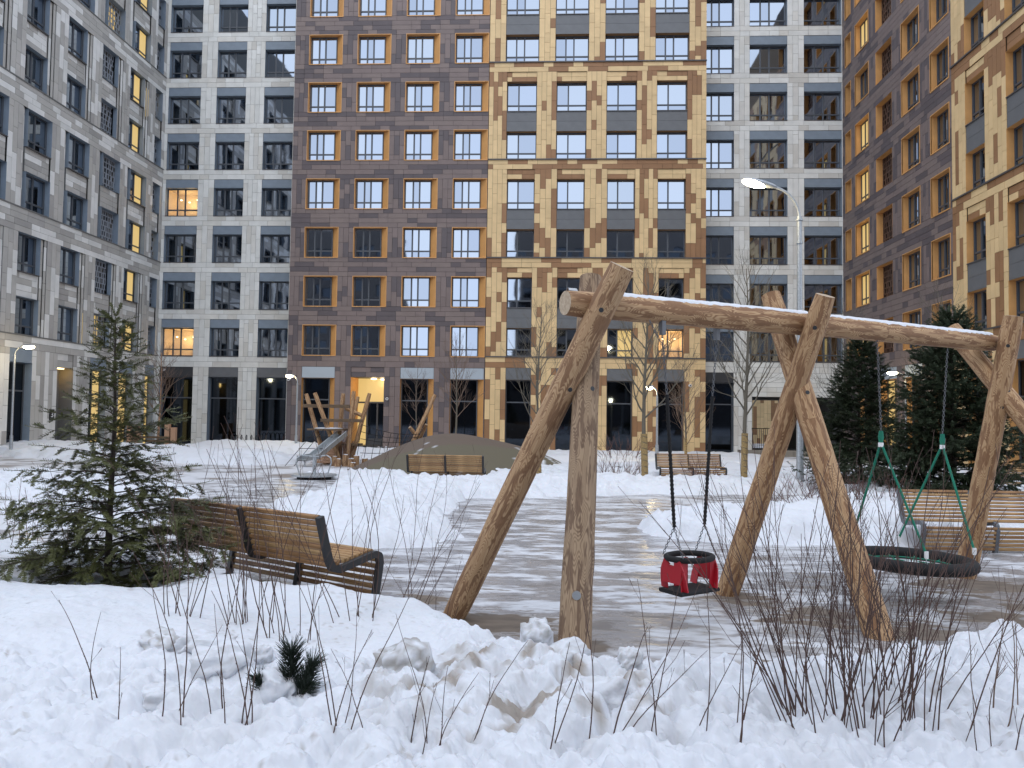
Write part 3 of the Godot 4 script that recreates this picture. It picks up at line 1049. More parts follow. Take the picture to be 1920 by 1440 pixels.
const EDGE := [[-9.0, -8.9], [-4.2, -8.3], [-3.2, -7.35], [-2.4, -6.95], [-1.6, -6.8], [-1.05, -6.6], [-0.75, -6.15], [-0.4, -5.5], [-0.05, -5.1], [0.3, -4.9], [0.8, -4.85], [1.17, -4.95], [1.7, -5.2], [2.15, -5.35], [2.6, -5.55], [3.1, -5.95], [3.6, -5.5], [4.2, -5.6], [9.0, -6.2]]

func edge_z(x: float) -> float:
	for i in EDGE.size() - 1:
		if x <= EDGE[i + 1][0]:
			return lerpf(EDGE[i][1], EDGE[i + 1][1], clampf((x - EDGE[i][0]) / (EDGE[i + 1][0] - EDGE[i][0]), 0.0, 1.0))
	return EDGE[EDGE.size() - 1][1]

# ridges of shovelled snow: ax, az, bx, bz, half width, height
const RIDGE := [
	[-2.9, -11.6, -3.6, -14.5, 1.5, 0.34], [-3.6, -14.5, -3.2, -18.2, 1.7, 0.36], [-3.2, -18.0, -0.8, -19.0, 1.4, 0.33], [-0.8, -19.2, 1.6, -20.6, 1.7, 0.34], [1.6, -20.6, 7.0, -22.0, 2.0, 0.26], [-4.6, -18.8, -3.0, -18.6, 0.9, 0.30],
	[2.7, -12.6, 4.6, -13.0, 1.35, 0.36], [4.6, -13.0, 9.0, -14.4, 1.8, 0.32], [6.0, -15.5, 9.0, -18.0, 2.2, 0.22],
	[-7.5, -12.5, -9.5, -14.5, 1.2, 0.18], [-9.5, -16.5, -14.0, -20.0, 1.9, 0.22], [-7.0, -23.4, -5.0, -24.2, 0.8, 0.16],
	[-12.5, -31.5, -17.0, -33.0, 2.6, 0.42], [-17.0, -33.0, -25.0, -36.0, 3.5, 0.5], [-17.0, -40.0, -14.0, -40.0, 3.0, 0.5], [-9.0, -38.0, 8.0, -38.5, 4.5, 0.30], [0.5, -26.0, 6.0, -30.0, 4.0, 0.28], [8.0, -24.5, 14.5, -30.0, 4.0, 0.3], [11.0, -20.0, 16.0, -22.0, 3.0, 0.25],
]

func dome(c: float) -> float:
	return maxf(0.5 - 0.9 * (c + 1.0) * (c + 1.0), -0.32)

func snow_h(x: float, z: float, lumps := true) -> float:
	var d := z - edge_z(x) + 0.10 * n_b.get_noise_2d(x * 2.2, z * 2.2)
	var near_h := 0.40 + 0.10 * n_a.get_noise_2d(x * 0.6, z * 0.6) + 0.10 * smoothstep(-0.9, -2.4, x) * smoothstep(-3.8, -6.2, z)
	var h := -0.06
	if d > -0.35:
		var t := clampf((d + 0.12) / 0.95, 0.0, 1.0)
		h = maxf(h, near_h * (1.0 - pow(1.0 - t, 2.2)) - 0.03)
		# hollow round the fir
		var q := Vector2(x + 4.0, z + 7.0).length()
		h -= 0.22 * smoothstep(1.3, 0.3, q)
	if z < -8.5:
		var best := 0.0
		for r in RIDGE:
			var ax: float = r[0]
			var az: float = r[1]
			var bx: float = r[2] - ax
			var bz: float = r[3] - az
			var tt := clampf(((x - ax) * bx + (z - az) * bz) / (bx * bx + bz * bz), 0.0, 1.0)
			var dx := x - ax - bx * tt
			var dz := z - az - bz * tt
			var dd = sqrt(dx * dx + dz * dz) / r[4] + 0.30 * n_b.get_noise_2d(x * 0.9, z * 0.9)
			if dd < 1.0:
				var s = 1.0 - dd * dd
				best = maxf(best, r[5] * s)
		h = maxf(h, -0.06 + best * 1.1)
	if lumps and h > -0.05:
		# broken clods where the snow was shovelled, gentle ripple where it fell
		var rough := 1.0
		if z > -8.5:
			var fg := smoothstep(-5.0, -4.2, z + 0.35 * n_a.get_noise_2d(x, z))
			var mid := smoothstep(-1.0, -0.35, x) * smoothstep(-6.3, -5.4, z)
			rough = clampf(maxf(fg * (0.7 + 0.3 * smoothstep(-1.3, -0.7, x)), mid), 0.06, 1.0)
		var c := n_c.get_noise_2d(x, z)
		var c2 := n_c.get_noise_2d(x * 2.7 + 40.0, z * 2.7)
		var amp := 0.20 if z > -8.5 else 0.2
		var edge := smoothstep(-0.05, 0.12, h)
		h += edge * rough * (amp * (0.9 * dome(c) + 0.42 * dome(c2) + 0.17 * dome(n_c.get_noise_2d(x * 6.3 + 11.0, z * 6.3))) + 0.07 * n_b.get_noise_2d(x * 3.0, z * 3.0) + 0.036 * n_d.get_noise_2d(x * 9.0, z * 9.0))
		h += edge * (0.012 * n_b.get_noise_2d(x * 5.0, z * 5.0))
	return h

func snow_at(x: float, z: float) -> float:
	return maxf(0.0, snow_h(x, z)) + ground_y(z)

func snow_patch(m: MB, x0: float, x1: float, z0: float, z1: float, step: float) -> void:
	var nx := ceili((x1 - x0) / step) + 1
	var nz := ceili((z1 - z0) / step) + 1
	var hs := PackedFloat32Array()
	hs.resize((nx + 3) * (nz + 3))
	for j in nz + 3:
		for i in nx + 3:
			var x := x0 + (i - 1) * step
			var z := z0 + (j - 1) * step
			hs[j * (nx + 3) + i] = snow_h(x, z) + ground_y(z)
	var first := m.v.size()
	for j in nz + 1:
		for i in nx + 1:
			var k := (j + 1) * (nx + 3) + i + 1
			var x := x0 + i * step
			var z := z0 + j * step
			var nn := Vector3(hs[k - 1] - hs[k + 1], 2.0 * step, hs[k - nx - 3] - hs[k + nx + 3]).normalized()
			var dirt := 0.0
			if z > -6.2 and x > -1.6:
				var a := smoothstep(1.05, 0.35, Vector2((x + 0.12) / 1.05, (z + 4.05) / 1.0).length())
				dirt = clampf((n_b.get_noise_2d(x * 3.1 + 9, z * 3.1) * 1.4 + n_d.get_noise_2d(x * 5.0, z * 5.0) * 1.0) + 0.04, 0.0, 1.0) * a * 1.2
			if z > -6.5: dirt += 0.55 * smoothstep(0.30, 0.55, n_d.get_noise_2d(x * 14.0 + 7, z * 14.0)) * smoothstep(-0.1, 0.3, n_a.get_noise_2d(x * 0.9, z * 0.9 + 5))
			dirt += 0.22 * maxf(0.0, n_a.get_noise_2d(x * 1.3 + 3, z * 1.3) - 0.15)
			m.col = Color(1, 1, 1).lerp(Color(0.42, 0.34, 0.25), clampf(dirt, 0.0, 0.85))
			m.vert(Vector3(x, hs[k], z), nn, Vector2(x, z))
	for j in nz:
		for i in nx:
			var a := first + j * (nx + 1) + i
			# leave out what lies wholly under the ground sheet
			var lim := ground_y(m.v[a].z) - 0.03
			if m.v[a].y < lim and m.v[a + 1].y < lim and m.v[a + nx + 1].y < lim and m.v[a + nx + 2].y < lim: continue
			m.ix.append_array([a, a + 1, a + nx + 2, a, a + nx + 2, a + nx + 1])

func ice_textures() -> Array:
	# a square of trodden ice, 18 m on a side: x -8..10, z -22..-4
	var S := 1024
	var out := PackedByteArray()
	out.resize(S * S * 3)
	var ro := PackedByteArray()
	ro.resize(S * S * 3)
	var hg := PackedByteArray()
	hg.resize(S * S)
	var f1 := FastNoiseLite.new()
	f1.seed = 101
	f1.frequency = 0.8
	f1.fractal_octaves = 5
	f1.domain_warp_enabled = true
	f1.domain_warp_amplitude = 0.5
	f1.domain_warp_frequency = 1.0
	var f2 := FastNoiseLite.new()
	f2.seed = 131
	f2.frequency = 3.0
	f2.fractal_octaves = 4
	var bare := [[-0.45, -6.75, 0.95], [0.15, -6.35, 0.75], [0.5, -5.6, 0.55], [1.95, -7.9, 0.7], [2.7, -7.3, 1.0], [3.2, -6.9, 0.9], [4.9, -8.9, 1.1], [5.0, -8.0, 1.0], [4.2, -7.4, 0.8], [-1.3, -7.6, 0.6], [6.2, -8.2, 1.0], [-3.2, -8.1, 0.7]]
	for j in S:
		var z := -22.0 + 18.0 * j / S
		for i in S:
			var x := -8.0 + 18.0 * i / S
			var a := f1.get_noise_2d(x * 0.8, z * 2.0)
			var b := f2.get_noise_2d(x * 0.8, z * 2.0)
			var br := 0.0
			if z > -10.5:
				for q in bare:
					var dd = Vector2(x - q[0], (z - q[1]) * 1.25).length() / q[2]
					if dd < 1.0: br = maxf(br, 1.0 - dd)
			var snow := smoothstep(-0.16, 0.34, a + b * 0.55 - 0.02)
			var c := Vector3(0.265, 0.26, 0.268).lerp(Vector3(0.52, 0.53, 0.555), snow)
			var brown := smoothstep(0.02, 0.16, br * 0.62 - 0.24 + a * 0.45 + b * 0.35)
			brown = maxf(brown, 0.6 * smoothstep(0.40, 0.52, -a - b * 0.5))
			c = c.lerp(Vector3(0.125, 0.098, 0.075) * (1.0 + 0.5 * b), brown)
			var k := (j * S + i) * 3
			out[k] = int(255.0 * pow(c.x, 1 / 2.2))
			out[k + 1] = int(255.0 * pow(c.y, 1 / 2.2))
			out[k + 2] = int(255.0 * pow(c.z, 1 / 2.2))
			var r := lerpf(lerpf(0.24, 0.8, snow), 0.8, brown)
			ro[k] = int(255.0 * r)
			ro[k + 1] = ro[k]
			ro[k + 2] = ro[k]
			hg[j * S + i] = int(clampf(128.0 + 70.0 * (a + b * 0.5) * (1.0 - 0.6 * brown), 0.0, 255.0))
	var hi := Image.create_from_data(S, S, false, Image.FORMAT_L8, hg)
	hi.convert(Image.FORMAT_RGBA8)
	hi.bump_map_to_normal_map(2.2)
	return [tex(Image.create_from_data(S, S, false, Image.FORMAT_RGB8, out)), tex(Image.create_from_data(S, S, false, Image.FORMAT_RGB8, ro)), tex(hi)]

func build_ground() -> void:
	n_a.seed = 1
	n_a.frequency = 0.8
	n_a.fractal_octaves = 2
	n_b.seed = 2
	n_b.frequency = 1.0
	n_b.fractal_octaves = 3
	n_c.seed = 3
	n_c.noise_type = FastNoiseLite.TYPE_CELLULAR
	n_c.cellular_return_type = FastNoiseLite.RETURN_DISTANCE
	n_c.frequency = 4.2
	n_c.fractal_type = FastNoiseLite.FRACTAL_NONE
	n_c.domain_warp_enabled = true
	n_c.domain_warp_amplitude = 0.12
	n_c.domain_warp_frequency = 3.0
	n_d.seed = 4
	n_d.frequency = 1.0
	n_d.fractal_octaves = 4
	# wide ground: old snow and ice
	var g := MB.new()
	var xs := [-400.0, -120.0, -60.0, -40.0, -26.0, -18.0, -12.0, -8.0, -4.0, 0.0, 4.0, 8.0, 12.0, 18.0, 26.0, 40.0, 60.0, 120.0, 400.0]
	var zs := [-400.0, -120.0, -70.0, -50.0, -46.0, -42.0, -38.0, -36.0, -34.0, -32.0, -30.0, -28.0, -26.0, -24.0, -22.0, -20.0, -18.0, -16.0, -14.0, -12.0, -8.0, -4.0, 0.0, 10.0, 40.0, 120.0, 400.0]
	for j in zs.size():
		for i in xs.size():
			g.vert(Vector3(xs[i], ground_y(zs[j]), zs[j]), Vector3.UP)
	for j in zs.size() - 1:
		for i in xs.size() - 1:
			var a := j * xs.size() + i
			g.ix.append_array([a, a + 1, a + xs.size() + 1, a, a + xs.size() + 1, a + xs.size()])
	var gm := mat(1, 1, 1, 0.6)
	gm.albedo_texture = ice_wide()
	tri_map(gm, Vector3.ONE / 14.0)
	structure("ground", g, gm)
	var t := ice_textures()
	var im := mat(1, 1, 1, 1.0)
	im.albedo_texture = t[0]
	im.roughness_texture = t[1]
	im.normal_enabled = true
	im.normal_texture = t[2]
	im.normal_scale = 0.7
	var p := MB.new()
	var N := 36
	for j in N + 1:
		for i in N + 1:
			var x := -8.0 + 18.0 * i / N
			var z := -22.0 + 18.0 * j / N
			p.vert(Vector3(x, ground_y(z) + 0.006, z), Vector3.UP, Vector2(float(i) / N, float(j) / N))
	for j in N:
		for i in N:
			var a := j * (N + 1) + i
			p.ix.append_array([a, a + 1, a + N + 2, a, a + N + 2, a + N + 1])
	structure("playground_ice", p, im)
	print("ground textures done")
	var s := MB.new().paint(Color(1, 1, 1))
	snow_patch(s, -5.6, 5.2, -8.5, -5.6, 0.04)
	snow_patch(s, -3.8, 3.8, -5.6, -2.4, 0.018)
	snow_patch(s, -5.6, -3.8, -5.6, -2.4, 0.06)
	snow_patch(s, 3.8, 5.2, -5.6, -2.4, 0.06)
	snow_patch(s, -5.6, 5.2, -2.4, -1.2, 0.06)
	snow_patch(s, -15.0, 13.0, -26.0, -8.5, 0.085)
	snow_patch(s, -26.0, 18.0, -47.0, -26.0, 0.25)
	snow_patch(s, -9.0, -5.6, -8.5, -1.2, 0.12)
	snow_patch(s, 5.2, 9.0, -8.5, -1.2, 0.12)
	snow_patch(s, -9.0, 9.0, -1.2, 6.0, 0.2)
	structure("snow_banks", s, M.snow)
	print("snow done")

func ice_wide() -> ImageTexture:
	var S := 512
	var a := noise_img(S, 0.012, 301, 5).get_data()
	var b := noise_img(S, 0.05, 302, 4).get_data()
	var out := PackedByteArray()
	out.resize(S * S * 3)
	for i in S * S:
		var t := (a[i] - 128) / 128.0 + 0.35 * (b[i] - 128) / 128.0
		var snow := smoothstep(-0.35, 0.1, t)
		var c := Vector3(0.28, 0.27, 0.272).lerp(Vector3(0.55, 0.56, 0.585), snow)
		c = c.lerp(Vector3(0.19, 0.145, 0.11), 0.8 * smoothstep(0.5, 0.75, -t))
		out[i * 3] = int(255.0 * pow(c.x, 1 / 2.2))
		out[i * 3 + 1] = int(255.0 * pow(c.y, 1 / 2.2))
		out[i * 3 + 2] = int(255.0 * pow(c.z, 1 / 2.2))
	return tex(Image.create_from_data(S, S, false, Image.FORMAT_RGB8, out))

# a clod of packed snow with facets
func snow_chunk(x: float, z: float, r: Vector3, sd: int, label: String, dirty := 0.0, sink := 0.35) -> void:
	var b := MB.new().paint(Color(1, 1, 1))
	var f := FastNoiseLite.new()
	f.seed = sd
	f.frequency = 1.1
	f.fractal_octaves = 2
	var sa := 28
	var sb := 18
	for i in sb + 1:
		var th := PI * i / sb
		for j in sa + 1:
			var ph := TAU * j / sa
			var o := Vector3(sin(th) * cos(ph), cos(th), sin(th) * sin(ph))
			if j == sa: o = Vector3(sin(th), cos(th), 0)
			# flatten towards a box, then roughen
			var e := maxf(absf(o.x), maxf(absf(o.y), absf(o.z)))
			var p := o.lerp(o / e * 0.86, 0.6) * (1.0 + 0.36 * f.get_noise_3dv(o * 1.2) + 0.05 * f.get_noise_3dv(o * 2.6))
			var dd := clampf(dirty * (0.5 + 1.6 * f.get_noise_3dv(o * 2.2 + Vector3(5, 5, 5))), 0.0, 0.8)
			b.col = Color(1, 1, 1).lerp(Color(0.45, 0.40, 0.33), dd)
			b.vert(p * r, o)
	for i in sb:
		for j in sa:
			var a := i * (sa + 1) + j
			var nn := b.v[a] + b.v[a + sa + 2]
			b.face(a, a + 1, a + sa + 2, nn)
			b.face(a, a + sa + 2, a + sa + 1, nn)
	var acc := PackedVector3Array()
	acc.resize(b.v.size())
	for q in range(0, b.ix.size(), 3):
		var nn := (b.v[b.ix[q + 2]] - b.v[b.ix[q]]).cross(b.v[b.ix[q + 1]] - b.v[b.ix[q]])
		for w in 3: acc[b.ix[q + w]] += nn
	for q in acc.size():
		if acc[q].length() > 0.0: b.n[q] = acc[q].normalized()
	var o := part("snow_chunk", b, M.snow, self)
	o.position = Vector3(x, snow_at(x, z) + r.y * (1.0 - 2.0 * sink), z)
	o.rotation = Vector3(0.2 * sin(sd), sd * 1.7, 0.2 * cos(sd * 3.0))
	tag(o, label, "snow chunk", "clods of shovelled snow")

# ---------------------------------------------------------------- play logs and swings
func log_part(parent: Node, called: String, a: Vector3, b: Vector3, ra: float, rb: float, m: Material, sd: int, ends := true) -> MeshInstance3D:
	var f := FastNoiseLite.new()
	f.seed = sd
	f.frequency = 1.0
	var g := MB.new()
	var path := []
	var rad := []
	var n := 16
	var d := (b - a)
	var side := d.cross(Vector3(0.3, 1, 0.2)).normalized()
	for i in n + 1:
		var t := float(i) / n
		path.append(a + d * t + side * 0.010 * f.get_noise_1d(t * 3.0 + 5))
		rad.append(lerpf(ra, rb, t) * (1.0 + 0.05 * f.get_noise_1d(t * 9.0)) - (0.008 if i == 0 or i == n else 0.0))
	g.tube(path, rad, 22, false, sd * 1.3)
	for k in g.uv.size(): g.uv[k].y += sd * 0.37
	var o := part(called, g, m, parent)
	if ends:
		for e in [0, n]:
			var c := MB.new()
			var dir: Vector3 = (path[0] - path[1]).normalized() if e == 0 else (path[n] - path[n - 1]).normalized()
			var s1 := dir.cross(Vector3(0.2, 1, 0.4)).normalized()
			var s2 := dir.cross(s1).normalized()
			var mid := c.vert(path[e] + dir * 0.006, dir)
			for s in 25:
				c.vert(path[e] + dir * 0.001 + (s1 * cos(TAU * s / 24) + s2 * sin(TAU * s / 24)) * rad[e] * 0.995, dir)
			for s in 24: c.face(mid, mid + 1 + s, mid + 2 + s, dir)
			part("end_grain", c, M.log_end, o)
	return o

func snow_cap(parent: Node, a: Vector3, b: Vector3, r: float, spread: float, sd: int) -> void:
	var f := FastNoiseLite.new()
	f.seed = sd
	f.frequency = 3.0
	var g := MB.new().paint(Color(1, 1, 1))
	var d := (b - a).normalized()
	var side := d.cross(Vector3.UP).normalized()
	var up := side.cross(d).normalized()
	var n := 60
	var k := 8
	for i in n + 1:
		var t := float(i) / n
		var p := a.lerp(b, t)
		var w := spread * (0.75 + 0.5 * f.get_noise_1d(t * 9.0))
		for j in k + 1:
			var q := lerpf(-1.0, 1.0, float(j) / k)
			var ang := q * w
			var th := 0.020 * (1.0 - q * q) * (1.0 + 0.4 * f.get_noise_2d(t * 20.0, q)) - 0.002
			var o := up * cos(ang) + side * sin(ang)
			g.vert(p + o * (r + th), o)
	for i in n:
		for j in k:
			var q := i * (k + 1) + j
			g.face(q, q + 1, q + k + 2, up)
			g.face(q, q + k + 2, q + k + 1, up)
	part("snow_cap", g, M.snow, parent)

func bolt(parent: Node, p: Vector3, dir: Vector3, r := 0.02) -> void:
	var g := MB.new()
	g.tube([p - dir * 0.03, p + dir * 0.003], [r, r], 10)
	part("bolt_hole", g, M.black_metal, parent)

func swing_frame() -> void:
	var t := thing("log_swing_frame", "peeled log swing frame with crossed posts and two snow dusted beams", "swing frame")
	var a := Vector3(0.118, 2.77, -6.18)
	var j := Vector3(2.45, 2.77, -7.46)
	var e := Vector3(5.16, 2.77, -9.13)
	var d1 := (j - a).normalized()
	var b1 := log_part(t, "beam", a, j + d1 * 0.16, 0.108, 0.112, M.log_beam, 2)
	snow_cap(b1, a + d1 * 0.02, a + d1 * 0.10, 0.107, 0.3, 4)
	snow_cap(b1, a + d1 * 0.33, j, 0.110, 0.85, 5)
	var d2 := (e - j).normalized()
	var b2 := log_part(t, "beam", j + d2 * 0.12, e, 0.105, 0.100, M.log_beam, 7)
	snow_cap(b2, j + d2 * 0.2, e - d2 * 0.1, 0.104, 0.85, 9)
	var posts := [
		[Vector3(-0.88, -0.05, -7.01), Vector3(0.435, 2.77, -6.17), 3.05, 0.108, 0.112, M.log_red, 11],
		[Vector3(0.20, -0.05, -5.74), Vector3(0.335, 2.77, -6.60), 3.07, 0.128, 0.103, M.log_grey, 12],
		[Vector3(1.87, -0.05, -8.22), Vector3(2.49, 2.77, -7.24), 3.00, 0.12, 0.098, M.log, 13],
		[Vector3(2.84, -0.05, -6.72), Vector3(2.28, 2.77, -7.66), 3.10, 0.125, 0.102, M.log, 14],
		[Vector3(4.94, -0.05, -9.40), Vector3(5.20, 2.77, -8.90), 3.05, 0.12, 0.105, M.log, 16],
		[Vector3(6.15, -0.05, -7.7), Vector3(4.95, 2.77, -9.35), 2.98, 0.12, 0.10, M.log, 17]]
	for p in posts:
		var base: Vector3 = p[0]
		var dir: Vector3 = (p[1] - base).normalized()
		var top = base + dir * (p[2] - base.y) / dir.y
		var o := log_part(t, "post", base, top, p[3], p[4], p[5], p[6])
		var toward = (cam.position - p[1]).normalized()
		var out = (toward - dir * toward.dot(dir)).normalized()
		bolt(o, p[1] - dir * 0.05 + out * p[4] * 1.0, out, 0.02)
		bolt(o, p[1] - dir * 0.75 + out.rotated(dir, 0.5) * lerpf(p[4], p[3], 0.25), out.rotated(dir, 0.5), 0.02)
	# round metal tag on the grey post
	var g := MB.new()
	var q := Vector3(0.215, 0.52, -5.895)
	var od := Vector3(0.02, -0.05, 1).normalized()
	g.tube([q + od * 0.11, q + od * 0.128], [0.033, 0.033], 20)
	part("metal_tag", g, M.steel, t)

func chain_links(parent: Node, a: Vector3, b: Vector3, m: Material, link := 0.034, r := 0.0035) -> void:
	var g := MB.new()
	var d := (b - a)
	var n := maxi(2, int(d.length() / (link * 0.78)))
	var dir := d.normalized()
	var s1 := dir.cross(Vector3(0.31, 0.2, 0.9)).normalized()
	for i in n:
		var s := s1 if i % 2 == 0 else dir.cross(s1).normalized()
		var bs := Basis(dir * link * 0.5, s.cross(dir), s * link * 0.29)
		bs.y = bs.y.normalized()
		var f := g.v.size()
		for k in 9:
			var an := TAU * k / 8
			var c := bs.x * cos(an) + bs.z * sin(an)
			var out := (dir * cos(an) + s * sin(an)).normalized()
			for w in 5:
				var bn := TAU * w / 4
				var nn := out * cos(bn) + bs.y * sin(bn)
				g.vert(a + d * (i + 0.5) / n + c + nn * r, nn)
		for k in 8:
			for w in 4:
				var q := f + k * 5 + w
				g.face(q, q + 1, q + 6, g.n[q])
				g.face(q, q + 6, q + 5, g.n[q])
	part("chain", g, m, parent)

func twisted(parent: Node, a: Vector3, b: Vector3) -> void:
	var g := MB.new()
	var path := []
	var rad := []
	var n := int(a.distance_to(b) / 0.018)
	for i in n + 1:
		path.append(a.lerp(b, float(i) / n))
		rad.append(0.013 if i % 2 == 0 else 0.0185)
	g.tube(path, rad, 8)
	part("chain_sleeve", g, M.rubber, parent)

func baby_swing() -> void:
	var d1 := Vector3(2.332, 0, -1.28).normalized()
	var mid := Vector3(1.213, 0, -6.775)
	var t := thing("toddler_swing", "red and black toddler swing seat hanging on black sleeved chains", "swing", mid + Vector3(0.02, 0.36, 0), atan2(d1.x, d1.z) - PI / 2 + 0.12)
	var y := 2.64 - 0.36
	# shackles and chains in the swing's own axes, x along the beam
	for s in [-1.0, 1.0]:
		var top := Vector3(0.335 * s, y + 0.01, 0)
		var g := MB.new()
		g.box(top + Vector3(-0.022, -0.09, -0.02), top + Vector3(0.022, 0.03, 0.02))
		part("hanger", g, M.grey_metal, t)
		var mid_p := top.lerp(Vector3(0.185 * s, 0.62, 0), 0.36)
		chain_links(t, top + Vector3(0, -0.09, 0), mid_p, M.grey_metal)
		twisted(t, mid_p, Vector3(0.185 * s, 0.55, 0))
		for w in [-1.0, 1.0]:
			chain_links(t, Vector3(0.185 * s, 0.55, 0), Vector3(0.20 * s, 0.30, 0.12 * w), M.grey_metal, 0.03, 0.003)
		# spare safety chain to a ring on the beam
		var rp := top + Vector3(0.16 if s > 0 else -0.17, 0.02, 0.02)
		chain_links(t, rp, top.lerp(mid_p, 0.35), M.grey_metal, 0.03, 0.003)
	var bar := MB.new()
	bar.torus(Transform3D(Basis(), Vector3(0, 0.28, 0)), 0.2, 0.026, 36, 10, Vector3(1.06, 1, 0.85))
	for k in bar.v.size():
		# squarish ring
		var p := bar.v[k]
		var e := maxf(absf(p.x) / 0.24, absf(p.z) / 0.20)
		bar.v[k] = Vector3(p.x, p.y, p.z) * Vector3(1.0 + 0.12 * (1 - e), 1, 1.0 + 0.12 * (1 - e))
	part("safety_ring", bar, M.rubber, t)
	var seat := MB.new()
	seat.slat(Transform3D(Basis(Vector3(1, 0, 0), Vector3(0, 1, 0), Vector3(0, 0, 1)), Vector3(0, 0, 0)), Vector3(0.46, 0.034, 0.28), 0.012)
	part("seat_board", seat, M.rubber, t)
	for s in [-1.0, 1.0]:
		for w in [-1.0, 1.0]:
			var g := MB.new()
			var path := [Vector3(0.21 * s, 0.255, 0.06 * w), Vector3(0.205 * s, 0.18, 0.10 * w), Vector3(0.19 * s, 0.10, 0.115 * w), Vector3(0.175 * s, 0.02, 0.12 * w)]
			for i in 3:
				var a: Vector3 = path[i]
				var b: Vector3 = path[i + 1]
				var bs := Basis.looking_at((b - a).normalized(), Vector3(1, 0, 0))
				g.obox(Transform3D(bs, (a + b) * 0.5), Vector3(0.075, 0.012, a.distance_to(b) + 0.006))
			part("side_panel", g, M.red, t)
		var c := MB.new()
		c.box(Vector3(0.205 * s - 0.008, 0.075, -0.11), Vector3(0.205 * s + 0.008, 0.225, 0.11))
		part("side_panel", c, M.red, t)
		for w in [-1.0, 1.0]:
			var c2 := MB.new()
			c2.box(Vector3(0.06 * s * w - 0.03 + 0.11 * s, 0.0, 0.095 * w), Vector3(0.06 * s * w + 0.03 + 0.11 * s, 0.255, 0.108 * w))
			part("leg_strap", c2, M.red, t)

func nest_swing() -> void:
	var d2 := Vector3(2.71, 0, -1.67).normalized()
	var at := Vector3(3.80, 0.39, -8.25)
	var t := thing("nest_swing", "round black nest swing with green ropes and snow in its net", "swing", at, atan2(d2.x, d2.z) - PI / 2)
	t.rotation.z = -0.03
	var ring := MB.new()
	ring.torus(Transform3D(), 0.56, 0.065, 48, 10, Vector3(1, 1, 1))
	part("ring", ring, M.rubber, t)
	var net := MB.new()
	for k in 12:
		var a := TAU * k / 12
		var p := Vector3(cos(a) * 0.54, 0.0, sin(a) * 0.54)
		var path := []
		var rad := []
		for i in 7:
			var q := float(i) / 6
			path.append(p * (1.0 - q * 0.92) + Vector3(0, -0.07 * sin(q * PI * 0.5) - 0.01, 0))
			rad.append(0.008)
		net.tube(path, rad, 5)
	for r in [0.14, 0.27, 0.40]:
		net.torus(Transform3D(Basis(), Vector3(0, -0.075 + r * 0.13, 0)), r, 0.008, 24, 5)
	part("net", net, M.rope, t)
	var sn := MB.new().paint(Color(1, 1, 1))
	for k in 7:
		var a := 2.4 * k
		sn.ball(Vector3(cos(a) * 0.09 * k * 0.6, -0.055, sin(a) * 0.09 * k * 0.6), Vector3(0.13, 0.02, 0.10), 12, 5)
	part("snow_patch", sn, M.snow, t)
	for s in [-1.0, 1.0]:
		var node := Vector3(0.52 * s, 1.22, 0.0)
		for w in [-1.0, 1.0]:
			var rp := Vector3(0.40 * s, 0.05, 0.42 * w)
			var g := MB.new()
			g.tube([node, rp + Vector3(0, 0.10, 0)], [0.0125, 0.0125], 8)
			part("rope", g, M.rope, t)
			var fit := MB.new()
			fit.tube([rp + Vector3(0, 0.13, 0), rp + Vector3(0, 0.06, 0)], [0.02, 0.02], 8)
			part("rope_sleeve", fit, M.white_plastic, t)
			chain_links(t, rp + Vector3(0, 0.06, 0), rp, M.steel, 0.03, 0.004)
		var c := MB.new()
		c.tube([node + Vector3(0, -0.045, 0), node + Vector3(0, 0.0, 0)], [0.026, 0.026], 10)
		part("rope_sleeve", c, M.white_plastic, t)
		var k := MB.new()
		k.tube([node, node + Vector3(0, 0.05, 0), node + Vector3(0, 0.12, 0)], [0.02, 0.03, 0.02], 8)
		part("rope_eye", k, M.rope, t)
		chain_links(t, node + Vector3(0, 0.12, 0), Vector3(0.60 * s, 2.28, 0.0), M.grey_metal)

